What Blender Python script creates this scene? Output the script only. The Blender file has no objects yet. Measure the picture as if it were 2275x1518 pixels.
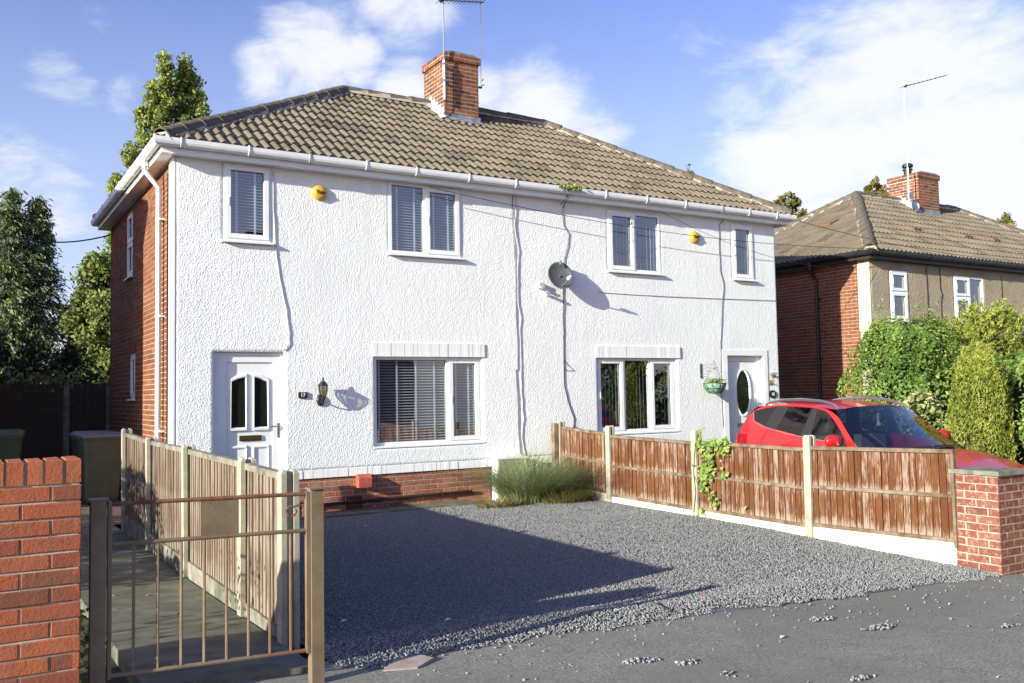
import bpy, bmesh, math, random
import numpy as np
from mathutils import Vector, Matrix, noise as mn
random.seed(7); rng = np.random.default_rng(7)
sc = bpy.context.scene
COL = sc.collection
R = math.radians
# ------------------------------------------------------------ camera
F_PX, YAW, PITCH, ROLL = 2017.15, 0.5491863, 0.0568806, -0.017917
CAM = Vector((-2.4362, -12.4889, 1.8714))
cd = bpy.data.cameras.new('camera'); cam = bpy.data.objects.new('camera', cd); COL.objects.link(cam)
fw = Vector((math.sin(YAW)*math.cos(PITCH), math.cos(YAW)*math.cos(PITCH), math.sin(PITCH)))
r0 = Vector((math.cos(YAW), -math.sin(YAW), 0)); u0 = r0.cross(fw)
rt = math.cos(ROLL)*r0 + math.sin(ROLL)*u0; up = -math.sin(ROLL)*r0 + math.cos(ROLL)*u0
m = Matrix((rt, up, -fw)).transposed().to_4x4(); m.translation = CAM
cam.matrix_world = m
cd.sensor_width = 36; cd.lens = 36*F_PX/2275; cd.clip_end = 3000; cd.clip_start = .05
sc.camera = cam
# ------------------------------------------------------------ sun, sky, exposure
SUN = Vector((-3.7, -1.0, 1.13)).normalized()
EL = math.asin(SUN.z)
sl = bpy.data.lights.new('sun', 'SUN'); sl.energy = 5.0; sl.angle = R(.53); sl.color = (1, .975, .83)
so = bpy.data.objects.new('sun', sl); COL.objects.link(so)
so.rotation_euler = (-SUN).to_track_quat('-Z', 'Y').to_euler()
so.location = (-30, -10, 20)
sc.view_settings.view_transform = 'Standard'; sc.view_settings.look = 'None'
sc.view_settings.exposure = .98; sc.view_settings.gamma = 1; sc.view_settings.use_curve_mapping = False
sc.cycles.max_bounces = 6; sc.cycles.transparent_max_bounces = 16; sc.cycles.glossy_bounces = 3
sc.cycles.use_denoising = True

def nt(tree):
    n, l = tree.nodes, tree.links
    def N(t, **k):
        x = n.new(t)
        for a, b in k.items():
            if a.startswith('i_'):
                key = a[2:]; key = int(key) if key.isdigit() else key.replace('_', ' ')
                x.inputs[key].default_value = b
            else: setattr(x, a, b)
        return x
    def L(a, b): l.new(a, b)
    return N, L
w = bpy.data.worlds.new('World'); sc.world = w; w.use_nodes = True
w.node_tree.nodes.clear()
N, L = nt(w.node_tree)
out = N('ShaderNodeOutputWorld'); bg = N('ShaderNodeBackground'); L(bg.outputs[0], out.inputs[0])
sky = N('ShaderNodeTexSky', sky_type='NISHITA', sun_disc=False, sun_elevation=EL,
        sun_rotation=math.atan2(SUN.x, SUN.y), altitude=50, air_density=1.0, dust_density=1.3, ozone_density=2.2)
SKY_STRENGTH = .092
def direction(px, py):
    return (fw + (px-1137.5)/F_PX*rt - (py-759)/F_PX*up).normalized()
tc = N('ShaderNodeTexCoord')
nrm = N('ShaderNodeVectorMath', operation='NORMALIZE'); L(tc.outputs['Generated'], nrm.inputs[0])
sep = N('ShaderNodeSeparateXYZ'); L(nrm.outputs[0], sep.inputs[0])
dz = N('ShaderNodeMath', operation='ADD', i_1=.22); L(sep.outputs[2], dz.inputs[0])
dzm = N('ShaderNodeMath', operation='MAXIMUM', i_1=.05); L(dz.outputs[0], dzm.inputs[0])
dx = N('ShaderNodeMath', operation='DIVIDE'); L(sep.outputs[0], dx.inputs[0]); L(dzm.outputs[0], dx.inputs[1])
dy = N('ShaderNodeMath', operation='DIVIDE'); L(sep.outputs[1], dy.inputs[0]); L(dzm.outputs[0], dy.inputs[1])
cmb = N('ShaderNodeCombineXYZ'); L(dx.outputs[0], cmb.inputs[0]); L(dy.outputs[0], cmb.inputs[1])
n1 = N('ShaderNodeTexNoise', noise_dimensions='3D', i_Scale=4.6, i_Detail=11, i_Roughness=.64, i_Distortion=.35); L(cmb.outputs[0], n1.inputs['Vector'])
n2 = N('ShaderNodeTexNoise', i_Scale=.9, i_Detail=3, i_Roughness=.5); L(cmb.outputs[0], n2.inputs['Vector'])
# cloud banks: directions in which the clouds of the day stand, with their angular size
banks = [((690, 115), .075, .85), ((590, 150), .05, .8), ((790, 120), .05, .8), ((900, 25), .07, .75), ((1190, 240), .075, 1.0), ((1090, 215), .05, .8), ((900, 185), .05, .8),
         ((1290, 300), .06, .75), ((1690, 290), .08, .75), ((150, 195), .05, .45), ((60, 430), .09, .6), ((285, 215), .04, .45),
         ((2050, 230), .18, .95), ((2200, 420), .20, 1.0), ((1850, 360), .16, 1.0), ((1560, 60), .05, .3), ((200, 30), .04, .4), ((650, 215), .05, .5),
         ((1700, 390), .12, .7), ((2150, 60), .10, .45)]
acc = None
for (px, py), rad, amp in banks:
    d = direction(px, py)
    dp = N('ShaderNodeVectorMath', operation='DISTANCE'); L(nrm.outputs[0], dp.inputs[0]); dp.inputs[1].default_value = d
    mr = N('ShaderNodeMapRange', interpolation_type='SMOOTHERSTEP', i_1=rad*1.5, i_2=0.0, i_3=0.0, i_4=amp); L(dp.outputs['Value'], mr.inputs[0])
    if acc is None: acc = mr.outputs[0]
    else:
        mx = N('ShaderNodeMath', operation='MAXIMUM'); L(acc, mx.inputs[0]); L(mr.outputs[0], mx.inputs[1]); acc = mx.outputs[0]
elsew = N('ShaderNodeMapRange', i_1=.55, i_2=.78, i_3=0, i_4=.7); L(n2.outputs[0], elsew.inputs[0])
# elsewhere in the sky (outside the banks) loose clouds of the same kind
far = N('ShaderNodeVectorMath', operation='DOT_PRODUCT'); L(nrm.outputs[0], far.inputs[0]); far.inputs[1].default_value = fw
farm = N('ShaderNodeMapRange', i_1=.86, i_2=.6, i_3=0.0, i_4=1.0); L(far.outputs['Value'], farm.inputs[0])
em = N('ShaderNodeMath', operation='MULTIPLY'); L(elsew.outputs[0], em.inputs[0]); L(farm.outputs[0], em.inputs[1])
mx = N('ShaderNodeMath', operation='MAXIMUM'); L(acc, mx.inputs[0]); L(em.outputs[0], mx.inputs[1])
sm = N('ShaderNodeMath', operation='MULTIPLY_ADD', i_1=.62, i_2=-.12); L(mx.outputs[0], sm.inputs[0])
ad = N('ShaderNodeMath', operation='ADD'); L(sm.outputs[0], ad.inputs[0]); L(n1.outputs[0], ad.inputs[1])
cl = N('ShaderNodeMapRange', interpolation_type='SMOOTHSTEP', i_1=.56, i_2=.98, i_3=0, i_4=.92); L(ad.outputs[0], cl.inputs[0])
tint = N('ShaderNodeMix', data_type='RGBA', blend_type='MULTIPLY', i_0=1.0); L(sky.outputs[0], tint.inputs[6]); tint.inputs[7].default_value = (1.0, .985, 1.38, 1)
hz = N('ShaderNodeMapRange', interpolation_type='SMOOTHSTEP', i_1=.50, i_2=.02, i_3=0, i_4=.42); L(sep.outputs[2], hz.inputs[0])   # pale air low over the horizon, all round
cm2 = N('ShaderNodeMath', operation='SUBTRACT', i_0=1.0); L(cl.outputs[0], cm2.inputs[1])
cm3 = N('ShaderNodeMath', operation='MULTIPLY'); L(cm2.outputs[0], cm3.inputs[0]); L(hz.outputs[0], cm3.inputs[1])
cm4 = N('ShaderNodeMath', operation='ADD'); L(cl.outputs[0], cm4.inputs[0]); L(cm3.outputs[0], cm4.inputs[1])
cmix = N('ShaderNodeMix', data_type='RGBA'); L(cm4.outputs[0], cmix.inputs[0]); L(tint.outputs[2], cmix.inputs[6]); cmix.inputs[7].default_value = (5.5, 5.6, 5.95, 1)
L(cmix.outputs[2], bg.inputs[0]); bg.inputs[1].default_value = SKY_STRENGTH

# ------------------------------------------------------------ materials
MATS = {}
def mat(name, f):
    if name in MATS: return MATS[name]
    M = bpy.data.materials.new(name); M.use_nodes = True; M.node_tree.nodes.clear()
    N, L = nt(M.node_tree); o = N('ShaderNodeOutputMaterial'); s = f(N, L); L(s, o.inputs[0]); MATS[name] = M
    return M
def ramp(N, L, src, stops, interp='LINEAR'):
    r = N('ShaderNodeValToRGB'); r.color_ramp.interpolation = interp
    e = r.color_ramp.elements
    while len(e) < len(stops): e.new(.5)
    for i, (p, c) in enumerate(stops):
        e[i].position = p; e[i].color = (*c, 1) if len(c) == 3 else c
    L(src, r.inputs[0]); return r.outputs[0]
def mix(N, L, fac, a, b, mode='MIX'):
    x = N('ShaderNodeMix', data_type='RGBA', blend_type=mode)
    for s, i in ((fac, 0), (a, 6), (b, 7)):
        if isinstance(s, (int, float)): x.inputs[i].default_value = s
        elif isinstance(s, tuple): x.inputs[i].default_value = (*s, 1)
        else: L(s, x.inputs[i])
    return x.outputs[2]
def noi(N, L, vec, scale, det=4, rough=.55, dist=0):
    n = N('ShaderNodeTexNoise', i_Scale=scale, i_Detail=det, i_Roughness=rough, i_Distortion=dist)
    if vec is not None: L(vec, n.inputs['Vector'])
    return n.outputs[0]
def vec(N, L, scale=(1, 1, 1), rand=False):
    t = N('ShaderNodeTexCoord'); v = t.outputs['Object']
    if rand:
        oi = N('ShaderNodeObjectInfo'); a = N('ShaderNodeMath', operation='MULTIPLY', i_1=37.0); L(oi.outputs['Random'], a.inputs[0])
        ad = N('ShaderNodeVectorMath', operation='ADD'); L(v, ad.inputs[0]); L(a.outputs[0], ad.inputs[1]); v = ad.outputs[0]
    mp = N('ShaderNodeMapping'); mp.inputs['Scale'].default_value = scale; L(v, mp.inputs[0])
    return mp.outputs[0]
def rnd(N, L, attr):
    if attr:
        a = N('ShaderNodeAttribute', attribute_name='rnd'); return a.outputs['Fac']
    return N('ShaderNodeObjectInfo').outputs['Random']
def bump(N, L, h, strength, dist):
    b = N('ShaderNodeBump', i_Strength=strength, i_Distance=dist); L(h, b.inputs['Height']); return b.outputs[0]
def pbr(N, L, col, rough=.8, nrm=None, spec=.3, metal=0):
    p = N('ShaderNodeBsdfPrincipled', i_Metallic=metal); p.inputs['Specular IOR Level'].default_value = spec
    if isinstance(col, tuple): p.inputs['Base Color'].default_value = (*col, 1)
    else: L(col, p.inputs['Base Color'])
    if isinstance(rough, (int, float)): p.inputs['Roughness'].default_value = rough
    else: L(rough, p.inputs['Roughness'])
    if nrm is not None: L(nrm, p.inputs['Normal'])
    return p.outputs[0]
def simple(name, c, rough=.5, spec=.4, metal=0, var=.12, sc_=6, bs=0.0):
    def f(N, L):
        v = vec(N, L); n = noi(N, L, v, sc_, 5, .6)
        c2 = tuple(x*(1-var*1.6) for x in c); c3 = tuple(min(1, x*(1+var)) for x in c)
        return pbr(N, L, ramp(N, L, n, [(.3, c2), (.7, c3)]), rough, bump(N, L, noi(N, L, v, 90, 3), bs, .004) if bs else None, spec, metal)
    return mat(name, f)
def mat_brick(name, cols, attr=False, dirt=(.25, .2, .17), stain=.25, whites=0.0):
    def f(N, L):
        v = vec(N, L, rand=not attr); r = rnd(N, L, attr)
        k = len(cols); c = ramp(N, L, r, [(i/(k-1), cc) for i, cc in enumerate(cols)])
        n = noi(N, L, v, 14, 6, .65)
        c = mix(N, L, ramp(N, L, n, [(.45, (0, 0, 0)), (.75, (stain,)*3)]), c, dirt)
        n3 = noi(N, L, v, 75, 4, .75)
        c = mix(N, L, ramp(N, L, n3, [(.58, (0, 0, 0)), (.66, (.6,)*3)]), c, tuple(x*.35 for x in cols[0]))
        if whites:
            n4 = noi(N, L, v, 25, 4, .7, .4)
            c = mix(N, L, ramp(N, L, n4, [(.5, (0, 0, 0)), (.68, (whites,)*3)]), c, (.6, .5, .42))
        b = N('ShaderNodeMath', operation='ADD'); L(n, b.inputs[0]); L(n3, b.inputs[1])
        return pbr(N, L, c, .88, bump(N, L, b.outputs[0], .8, .005), .2)
    return mat(name, f)
def mat_noise2(name, c1, c2, scale=8, rough=.9, bscale=60, bstr=.5, bdist=.004, c3=None, spec=.2, stretch=(1, 1, 1), lo=.35, hi=.65):
    def f(N, L):
        v = vec(N, L, stretch); n = noi(N, L, v, scale, 7, .62)
        c = ramp(N, L, n, [(lo, c1), (hi, c2)])
        if c3: c = mix(N, L, ramp(N, L, noi(N, L, v, scale*.27, 5, .6, .5), [(.5, (0, 0, 0)), (.68, (.8,)*3)]), c, c3)
        return pbr(N, L, c, rough, bump(N, L, noi(N, L, v, bscale, 5, .6), bstr, bdist), spec)
    return mat(name, f)
def mat_leaf(name, c1, c2, c3, trans=.35):
    def f(N, L):
        a = N('ShaderNodeAttribute', attribute_name='rnd'); c = ramp(N, L, a.outputs['Fac'], [(0, c1), (.55, c2), (1, c3)])
        d = N('ShaderNodeBsdfDiffuse'); L(c, d.inputs[0]); t = N('ShaderNodeBsdfTranslucent'); L(c, t.inputs[0])
        g = N('ShaderNodeBsdfGlossy', i_Roughness=.6); g.inputs[0].default_value = (1, 1, 1, 1)
        m1 = N('ShaderNodeMixShader', i_0=trans); L(d.outputs[0], m1.inputs[1]); L(t.outputs[0], m1.inputs[2])
        m2 = N('ShaderNodeMixShader', i_0=.02); L(m1.outputs[0], m2.inputs[1]); L(g.outputs[0], m2.inputs[2])
        return m2.outputs[0]
    return mat(name, f)
def mat_glass(name, tint=(1, 1, 1), ior=1.7, sheet=False):
    def f(N, L):
        if sheet:
            lw = N('ShaderNodeLayerWeight', i_Blend=.5); po = N('ShaderNodeMath', operation='POWER', i_1=4.0); L(lw.outputs['Facing'], po.inputs[0])
            fr = N('ShaderNodeMath', operation='MULTIPLY_ADD', i_1=.8, i_2=((ior-1)/(ior+1))**2*1.8); L(po.outputs[0], fr.inputs[0])
        else: fr = N('ShaderNodeFresnel', i_IOR=ior)
        g = N('ShaderNodeBsdfGlossy', i_Roughness=.0)
        wv = bump(N, L, noi(N, L, vec(N, L), 1.6, 1), .05, .02); L(wv, g.inputs['Normal'])
        t = N('ShaderNodeBsdfTransparent'); t.inputs[0].default_value = (*tint, 1)
        ge = N('ShaderNodeNewGeometry'); inv = N('ShaderNodeMath', operation='SUBTRACT', i_0=1.0); inv.inputs[1].default_value = 0
        if not sheet: L(ge.outputs['Backfacing'], inv.inputs[1])
        mu = N('ShaderNodeMath', operation='MULTIPLY'); L(inv.outputs[0], mu.inputs[0]); L(fr.outputs[0], mu.inputs[1])
        L(mu.outputs[0], g.inputs[0]); m1 = N('ShaderNodeAddShader'); L(t.outputs[0], m1.inputs[0]); L(g.outputs[0], m1.inputs[1])
        return m1.outputs[0]
    return mat(name, f)
UPVC = simple('upvc_white', (.80, .81, .80), .3, .5, var=.03)
GUT = simple('gutter_plastic_white', (.74, .75, .75), .35, .5, var=.05)
BLACKP = simple('black_gutter_plastic', (.02, .021, .024), .4, .4)
GLASS = mat_glass('window_glass', (.78, .80, .82), ior=2.6)
DGLASS = simple('dark_door_glass', (.012, .015, .014), .08, .7)
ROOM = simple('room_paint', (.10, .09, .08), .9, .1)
SLAT = simple('blind_slat', (.46, .47, .49), .6, .2)
TAPE = simple('blind_tape', (.62, .63, .66), .8, .1)
VSLAT = simple('vertical_blind_fabric', (.42, .46, .50), .8, .1)
BRASS = simple('letterbox_brass', (.12, .09, .03), .35, .5, .6)
METAL = simple('grey_metal', (.35, .36, .38), .35, .5, .8)
DARKM = simple('dark_metal', (.02, .02, .02), .45, .4)
LEAD = simple('lead_flashing', (.22, .23, .25), .6, .3, var=.4, sc_=9)
WOODR = simple('roof_deck_board', (.12, .07, .05), .8, .2)  # plain brown boarding of the roof deck under the tiles
CONC = mat_noise2('concrete_post', (.27, .245, .18), (.42, .39, .30), 5, .9, 80, .5, c3=(.20, .19, .13))
CONCD = mat_noise2('weathered_concrete', (.12, .112, .088), (.29, .272, .22), 6, .95, 70, .8, c3=(.09, .09, .06))
GRAVB = mat_noise2('cream_painted_gravel_board', (.62, .57, .44), (.76, .73, .60), 4, .8, 60, .3)
MORT = mat_noise2('mortar', (.34, .29, .23), (.48, .42, .34), 12, .95, 80, .6)
MORTD = mat_noise2('mortar_grey', (.16, .14, .12), (.28, .25, .21), 12, .95, 80, .6)
B_SIDE = [(.175, .055, .022), (.215, .074, .030), (.185, .062, .025), (.24, .10, .048), (.135, .046, .024), (.20, .066, .027)]
BR_SIDE = mat_brick('orange_side_brick', B_SIDE); BR_SIDE_A = mat_brick('orange_side_brick_far', B_SIDE, True)
B_PL = [(.30, .10, .06), (.24, .075, .048), (.38, .14, .075), (.33, .12, .065), (.21, .065, .045)]
BR_PL = mat_brick('plinth_brick', B_PL, whites=.3)
BR_CH = mat_brick('chimney_brick', [(.21, .068, .030), (.26, .092, .040), (.175, .062, .033), (.08, .045, .034), (.27, .11, .055)], stain=.4, dirt=(.07, .05, .04), whites=.05)
BR_WALL = mat_brick('garden_wall_brick', [(.32, .088, .038), (.37, .112, .05), (.26, .076, .037), (.19, .066, .04)], stain=.6, dirt=(.17, .10, .07))
BR_PIER = mat_brick('pier_brick', [(.20, .062, .042), (.16, .048, .03), (.24, .088, .06), (.19, .056, .038), (.14, .045, .034)], stain=.3, dirt=(.26, .19, .13), whites=.34)
T1, T2, T3 = (.135, .112, .082), (.18, .152, .113), (.10, .083, .063)
def tile_mat(name, attr):
    def f(N, L):
        v = vec(N, L, rand=not attr); r = rnd(N, L, attr)
        c = ramp(N, L, r, [(0, T1), (.4, T2), (.7, (.165, .14, .105)), (1, T3)])
        c = mix(N, L, ramp(N, L, noi(N, L, v, 22, 6, .7), [(.5, (0, 0, 0)), (.75, (.55,)*3)]), c, (.25, .225, .165))
        c = mix(N, L, ramp(N, L, noi(N, L, v, 9, 6, .7), [(.52, (0, 0, 0)), (.75, (.6,)*3)]), c, (.06, .055, .035))
        return pbr(N, L, c, .92, bump(N, L, noi(N, L, v, 120, 4), .4, .003), .15)
    return mat(name, f)
TILE, TILE_A = tile_mat('roof_tile', False), tile_mat('roof_tile_far', True)
RIDGE = mat_noise2('ridge_tile', (.085, .072, .055), (.17, .15, .118), 10, .95, 70, .6, c3=(.07, .065, .05))
def f_render(c1, c2, bs, scale):
    def f(N, L):
        v = vec(N, L)
        c = ramp(N, L, noi(N, L, v, .9, 5, .6), [(.3, c1), (.7, c2)])
        c = mix(N, L, ramp(N, L, noi(N, L, v, 3.5, 8, .75), [(.62, (0, 0, 0)), (.8, (.35,)*3)]), c, tuple(x*.75 for x in c1))
        c = mix(N, L, ramp(N, L, noi(N, L, vec(N, L, (5, 5, .55)), 1.6, 8, .7), [(.52, (0, 0, 0)), (.75, (.38,)*3)]), c, tuple(x*y for x, y in zip(c1, (.78, .77, .72))))
        c = mix(N, L, ramp(N, L, noi(N, L, v, 45, 3, .6), [(.70, (0, 0, 0)), (.76, (.5,)*3)]), c, tuple(x*.4 for x in c1))
        v2 = vec(N, L, (1, 1, .8)); vo = N('ShaderNodeTexVoronoi', i_Scale=scale); vo.feature = 'SMOOTH_F1'; L(v2, vo.inputs['Vector'])
        b = N('ShaderNodeMath', operation='MULTIPLY_ADD', i_1=.6); L(noi(N, L, v2, scale*1.1, 3, .6, .6), b.inputs[0]); L(vo.outputs['Distance'], b.inputs[2])
        return pbr(N, L, c, .85, bump(N, L, b.outputs[0], bs, .012), .15)
    return f
REND = mat('white_roughcast', f_render((.765, .778, .76), (.805, .82, .80), .5, 54))
DASH = mat('brown_pebbledash', f_render((.30, .25, .175), (.43, .365, .26), 1.0, 42))
SMOOTHW = mat_noise2('smooth_white_paint', (.74, .74, .73), (.82, .82, .81), 4, .7, 40, .35)
CREAMQ = mat_noise2('cream_quoin', (.50, .44, .31), (.62, .56, .42), 5, .85, 60, .4)
RUST = mat_noise2('brown_gate_paint', (.15, .11, .072), (.215, .165, .11), 7, .5, 90, .3, c3=(.16, .085, .045), spec=.35)
RUSTR = mat_noise2('rusty_rail', (.11, .05, .03), (.24, .11, .06), 16, .7, 90, .6, c3=(.15, .12, .09))
CABLE = simple('grey_cable', (.13, .13, .14), .6); CABLEB = simple('black_cable', (.015, .015, .016), .6)
def board_mat(name, base1, base2, worn1, worn2, bias, edge_k=.22):
    def f(N, L):
        v = vec(N, L, (26, 26, 2.2), rand=True); v2 = vec(N, L, (5, 5, 1.5), rand=True); r = rnd(N, L, False)
        c = ramp(N, L, r, [(0, base1), (.5, base2), (1, tuple(x*1.25 for x in base1))])
        c = mix(N, L, ramp(N, L, noi(N, L, v, 3.0, 5, .6), [(.35, (.55,)*3), (.6, (0, 0, 0))]), c, tuple(x*.55 for x in base1))
        wn = noi(N, L, v, 2.2, 7, .72, .3); w2 = noi(N, L, v2, 1.0, 3)
        tc = N('ShaderNodeTexCoord'); sp = N('ShaderNodeSeparateXYZ'); L(tc.outputs['Object'], sp.inputs[0])
        zz = ramp(N, L, sp.outputs[2], [(0, (.22,)*3), (.14, (.0,)*3), (.36, (-.0,)*3), (.47, (.12,)*3), (.54, (.0,)*3), (.86, (.05,)*3)])
        a = N('ShaderNodeMath', operation='ADD'); L(wn, a.inputs[0]); L(zz, a.inputs[1])
        a2 = N('ShaderNodeMath', operation='MULTIPLY_ADD', i_1=.5); L(w2, a2.inputs[0]); L(a.outputs[0], a2.inputs[2])
        a3 = N('ShaderNodeMath', operation='MULTIPLY_ADD', i_1=.09); L(r, a3.inputs[0]); L(a2.outputs[0], a3.inputs[2])
        wc = mix(N, L, noi(N, L, v, 8, 3), worn1, worn2)
        c = mix(N, L, ramp(N, L, a3.outputs[0], [(bias, (0, 0, 0)), (bias+.12, (.85,)*3)]), c, wc)
        kn = N('ShaderNodeTexVoronoi', i_Scale=2.3); L(v2, kn.inputs['Vector'])
        c = mix(N, L, ramp(N, L, kn.outputs['Distance'], [(.0, (.6,)*3), (.09, (0, 0, 0))]), c, tuple(x*.4 for x in base1))
        edge_shade = ramp(N, L, sp.outputs[1], [(0.0, (1, 1, 1)), (.0045, (.9,)*3), (.0075, (0, 0, 0))])  # shadow line of the board overlap, painted along one edge
        c = mix(N, L, edge_shade, c, tuple(x*edge_k for x in base1))
        return pbr(N, L, c, .8, bump(N, L, noi(N, L, v, 4, 6, .7), .6, .004), .2)
    return mat(name, f)
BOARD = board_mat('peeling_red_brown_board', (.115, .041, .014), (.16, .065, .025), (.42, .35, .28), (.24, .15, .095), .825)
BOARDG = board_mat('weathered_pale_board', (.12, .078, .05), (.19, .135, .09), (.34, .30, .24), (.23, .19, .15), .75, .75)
RAIL = mat_noise2('weathered_rail', (.10, .062, .036), (.22, .165, .11), 8, .85, 60, .6, stretch=(1, 1, 1), c3=(.27, .23, .17))
BOARDD = mat_noise2('dark_fence_board', (.045, .035, .028), (.08, .062, .05), 8, .9, 60, .5, stretch=(6, 6, 1))
TARMAC = None
# ------------------------------------------------------------ mesh helpers
class MB:
    def __init__(s): s.v = []; s.f = []; s.m = []; s.r = []
    def add(s, vs, fs, mi=0, r=None):
        b = len(s.v); s.v += [tuple(x) for x in vs]
        rr = random.random() if r is None else r
        for f in fs: s.f.append([b+i for i in f]); s.m.append(mi); s.r.append(rr)
    def box(s, x0, y0, z0, x1, y1, z1, mi=0, r=None, T=None):
        x0, x1 = min(x0, x1), max(x0, x1); y0, y1 = min(y0, y1), max(y0, y1); z0, z1 = min(z0, z1), max(z0, z1)
        vs = [Vector(p) for p in ((x0, y0, z0), (x1, y0, z0), (x1, y1, z0), (x0, y1, z0), (x0, y0, z1), (x1, y0, z1), (x1, y1, z1), (x0, y1, z1))]
        if T: vs = [T @ p for p in vs]
        s.add(vs, [(0, 3, 2, 1), (4, 5, 6, 7), (0, 1, 5, 4), (1, 2, 6, 5), (2, 3, 7, 6), (3, 0, 4, 7)], mi, r)
    def prism(s, poly, axis, a0, a1, mi=0):   # poly in the two other axes, extruded along axis
        def P(p, a):
            q = list(p); q.insert(axis, a); return q
        n = len(poly); vs = [P(p, a0) for p in poly]+[P(p, a1) for p in poly]
        fs = [tuple(range(n)), tuple(range(2*n-1, n-1, -1))]+[(i, i+n, (i+1) % n+n, (i+1) % n) for i in range(n)]
        s.add(vs, fs, mi)
    def tube(s, pts, r, n=6, mi=0, cap=True):
        pts = [Vector(p) for p in pts]; rs = r if isinstance(r, (list, tuple)) else [r]*len(pts)
        vs = []; prev = None
        for i, p in enumerate(pts):
            t = (pts[min(i+1, len(pts)-1)]-pts[max(i-1, 0)]).normalized()
            if prev is None: a = t.orthogonal().normalized()
            else: a = (prev-t*prev.dot(t)).normalized()
            prev = a; b = t.cross(a)
            for k in range(n):
                an = 2*math.pi*k/n; vs.append(p+(a*math.cos(an)+b*math.sin(an))*rs[i])
        fs = [(i*n+k, i*n+(k+1) % n, (i+1)*n+(k+1) % n, (i+1)*n+k) for i in range(len(pts)-1) for k in range(n)]
        if cap: fs += [tuple(range(n-1, -1, -1)), tuple(range((len(pts)-1)*n, len(pts)*n))]
        s.add(vs, fs, mi)
    def lathe(s, prof, c=(0, 0, 0), n=12, mi=0, T=None, sx=1, sy=1):
        vs = []; c = Vector(c)
        for r, z in prof:
            for k in range(n):
                a = 2*math.pi*k/n; p = Vector((r*math.cos(a)*sx, r*math.sin(a)*sy, z))
                vs.append((T @ p if T else p)+c)
        fs = [(i*n+k, i*n+(k+1) % n, (i+1)*n+(k+1) % n, (i+1)*n+k) for i in range(len(prof)-1) for k in range(n)]
        fs += [tuple(range(n-1, -1, -1)), tuple(range((len(prof)-1)*n, len(prof)*n))]
        s.add(vs, fs, mi)
    def grid(s, rows, mi=0, close=False):
        nr, nc = len(rows), len(rows[0]); vs = [p for r in rows for p in r]
        fs = [(i*nc+j, i*nc+(j+1) % nc, (i+1)*nc+(j+1) % nc, (i+1)*nc+j) for i in range(nr-1) for j in range(nc if close else nc-1)]
        s.add(vs, fs, mi)
    def mesh(s, name, mats, smooth=False):
        me = bpy.data.meshes.new(name); me.from_pydata(s.v, [], s.f)
        for x in (mats if isinstance(mats, (list, tuple)) else [mats]): me.materials.append(x)
        if any(s.m): me.polygons.foreach_set('material_index', s.m)
        a = me.attributes.new('rnd', 'FLOAT', 'FACE'); a.data.foreach_set('value', s.r)
        if smooth:
            me.polygons.foreach_set('use_smooth', [True]*len(s.f))
        me.update(); return me
    def build(s, name, mats, parent=None, smooth=False, kind=None, loc=None, fix=False):
        me = s.mesh(name, mats, smooth)
        if fix:
            bm = bmesh.new(); bm.from_mesh(me); bmesh.ops.recalc_face_normals(bm, faces=bm.faces); bm.to_mesh(me); bm.free()
        return link(name, me, parent, loc, kind)
def link(name, me, parent=None, loc=None, kind=None):
    o = bpy.data.objects.new(name, me); COL.objects.link(o)
    if parent is not None: o.parent = parent
    if loc is not None: o.location = loc
    if kind: o['kind'] = kind
    return o
def np_mesh(name, V, Fc, mats, rn=None, smooth=False, parent=None, kind=None):
    me = bpy.data.meshes.new(name); k = Fc.shape[1]
    me.vertices.add(len(V)); me.vertices.foreach_set('co', np.ascontiguousarray(V, dtype=np.float32).ravel())
    me.loops.add(Fc.size); me.loops.foreach_set('vertex_index', np.ascontiguousarray(Fc, dtype=np.int32).ravel())
    me.polygons.add(len(Fc)); me.polygons.foreach_set('loop_start', np.arange(0, Fc.size, k, dtype=np.int32))
    me.update(calc_edges=True)
    if smooth: me.polygons.foreach_set('use_smooth', np.ones(len(Fc), dtype=bool))
    for x in (mats if isinstance(mats, (list, tuple)) else [mats]): me.materials.append(x)
    if rn is not None:
        a = me.attributes.new('rnd', 'FLOAT', 'FACE'); a.data.foreach_set('value', np.ascontiguousarray(rn, dtype=np.float32))
    return link(name, me, parent, None, kind)
def tag(o, label=None, cat=None, group=None, kind=None):
    if label: o['label'] = label
    if cat: o['category'] = cat
    if group: o['group'] = group
    if kind: o['kind'] = kind
    return o
def empty(name, loc=(0, 0, 0), label=None, cat=None, group=None, parent=None):
    o = bpy.data.objects.new(name, None); COL.objects.link(o); o.location = loc; o.empty_display_size = .1
    if parent: o.parent = parent
    return tag(o, label, cat, group)
def copy_tree(o, parent=None):
    c = o.copy(); COL.objects.link(c); c.parent = parent
    for ch in list(o.children): copy_tree(ch, c)
    return c
def vnoise(X, Y, scale, seed=0, octs=1, rough=.5):
    out = np.zeros_like(X, dtype=float); amp = 1; tot = 0
    rg = np.random.default_rng(seed)
    for o in range(octs):
        Rn = rg.random((256, 256)); x = X*scale*(2**o)+17.3*o; y = Y*scale*(2**o)+5.1*o
        xi = np.floor(x).astype(int); yi = np.floor(y).astype(int); fx = x-xi; fy = y-yi
        fx = fx*fx*(3-2*fx); fy = fy*fy*(3-2*fy); g = lambda a, b: Rn[a % 256, b % 256]
        out += amp*((g(xi, yi)*(1-fx)+g(xi+1, yi)*fx)*(1-fy)+(g(xi, yi+1)*(1-fx)+g(xi+1, yi+1)*fx)*fy); tot += amp; amp *= rough
    return out/tot
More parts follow.
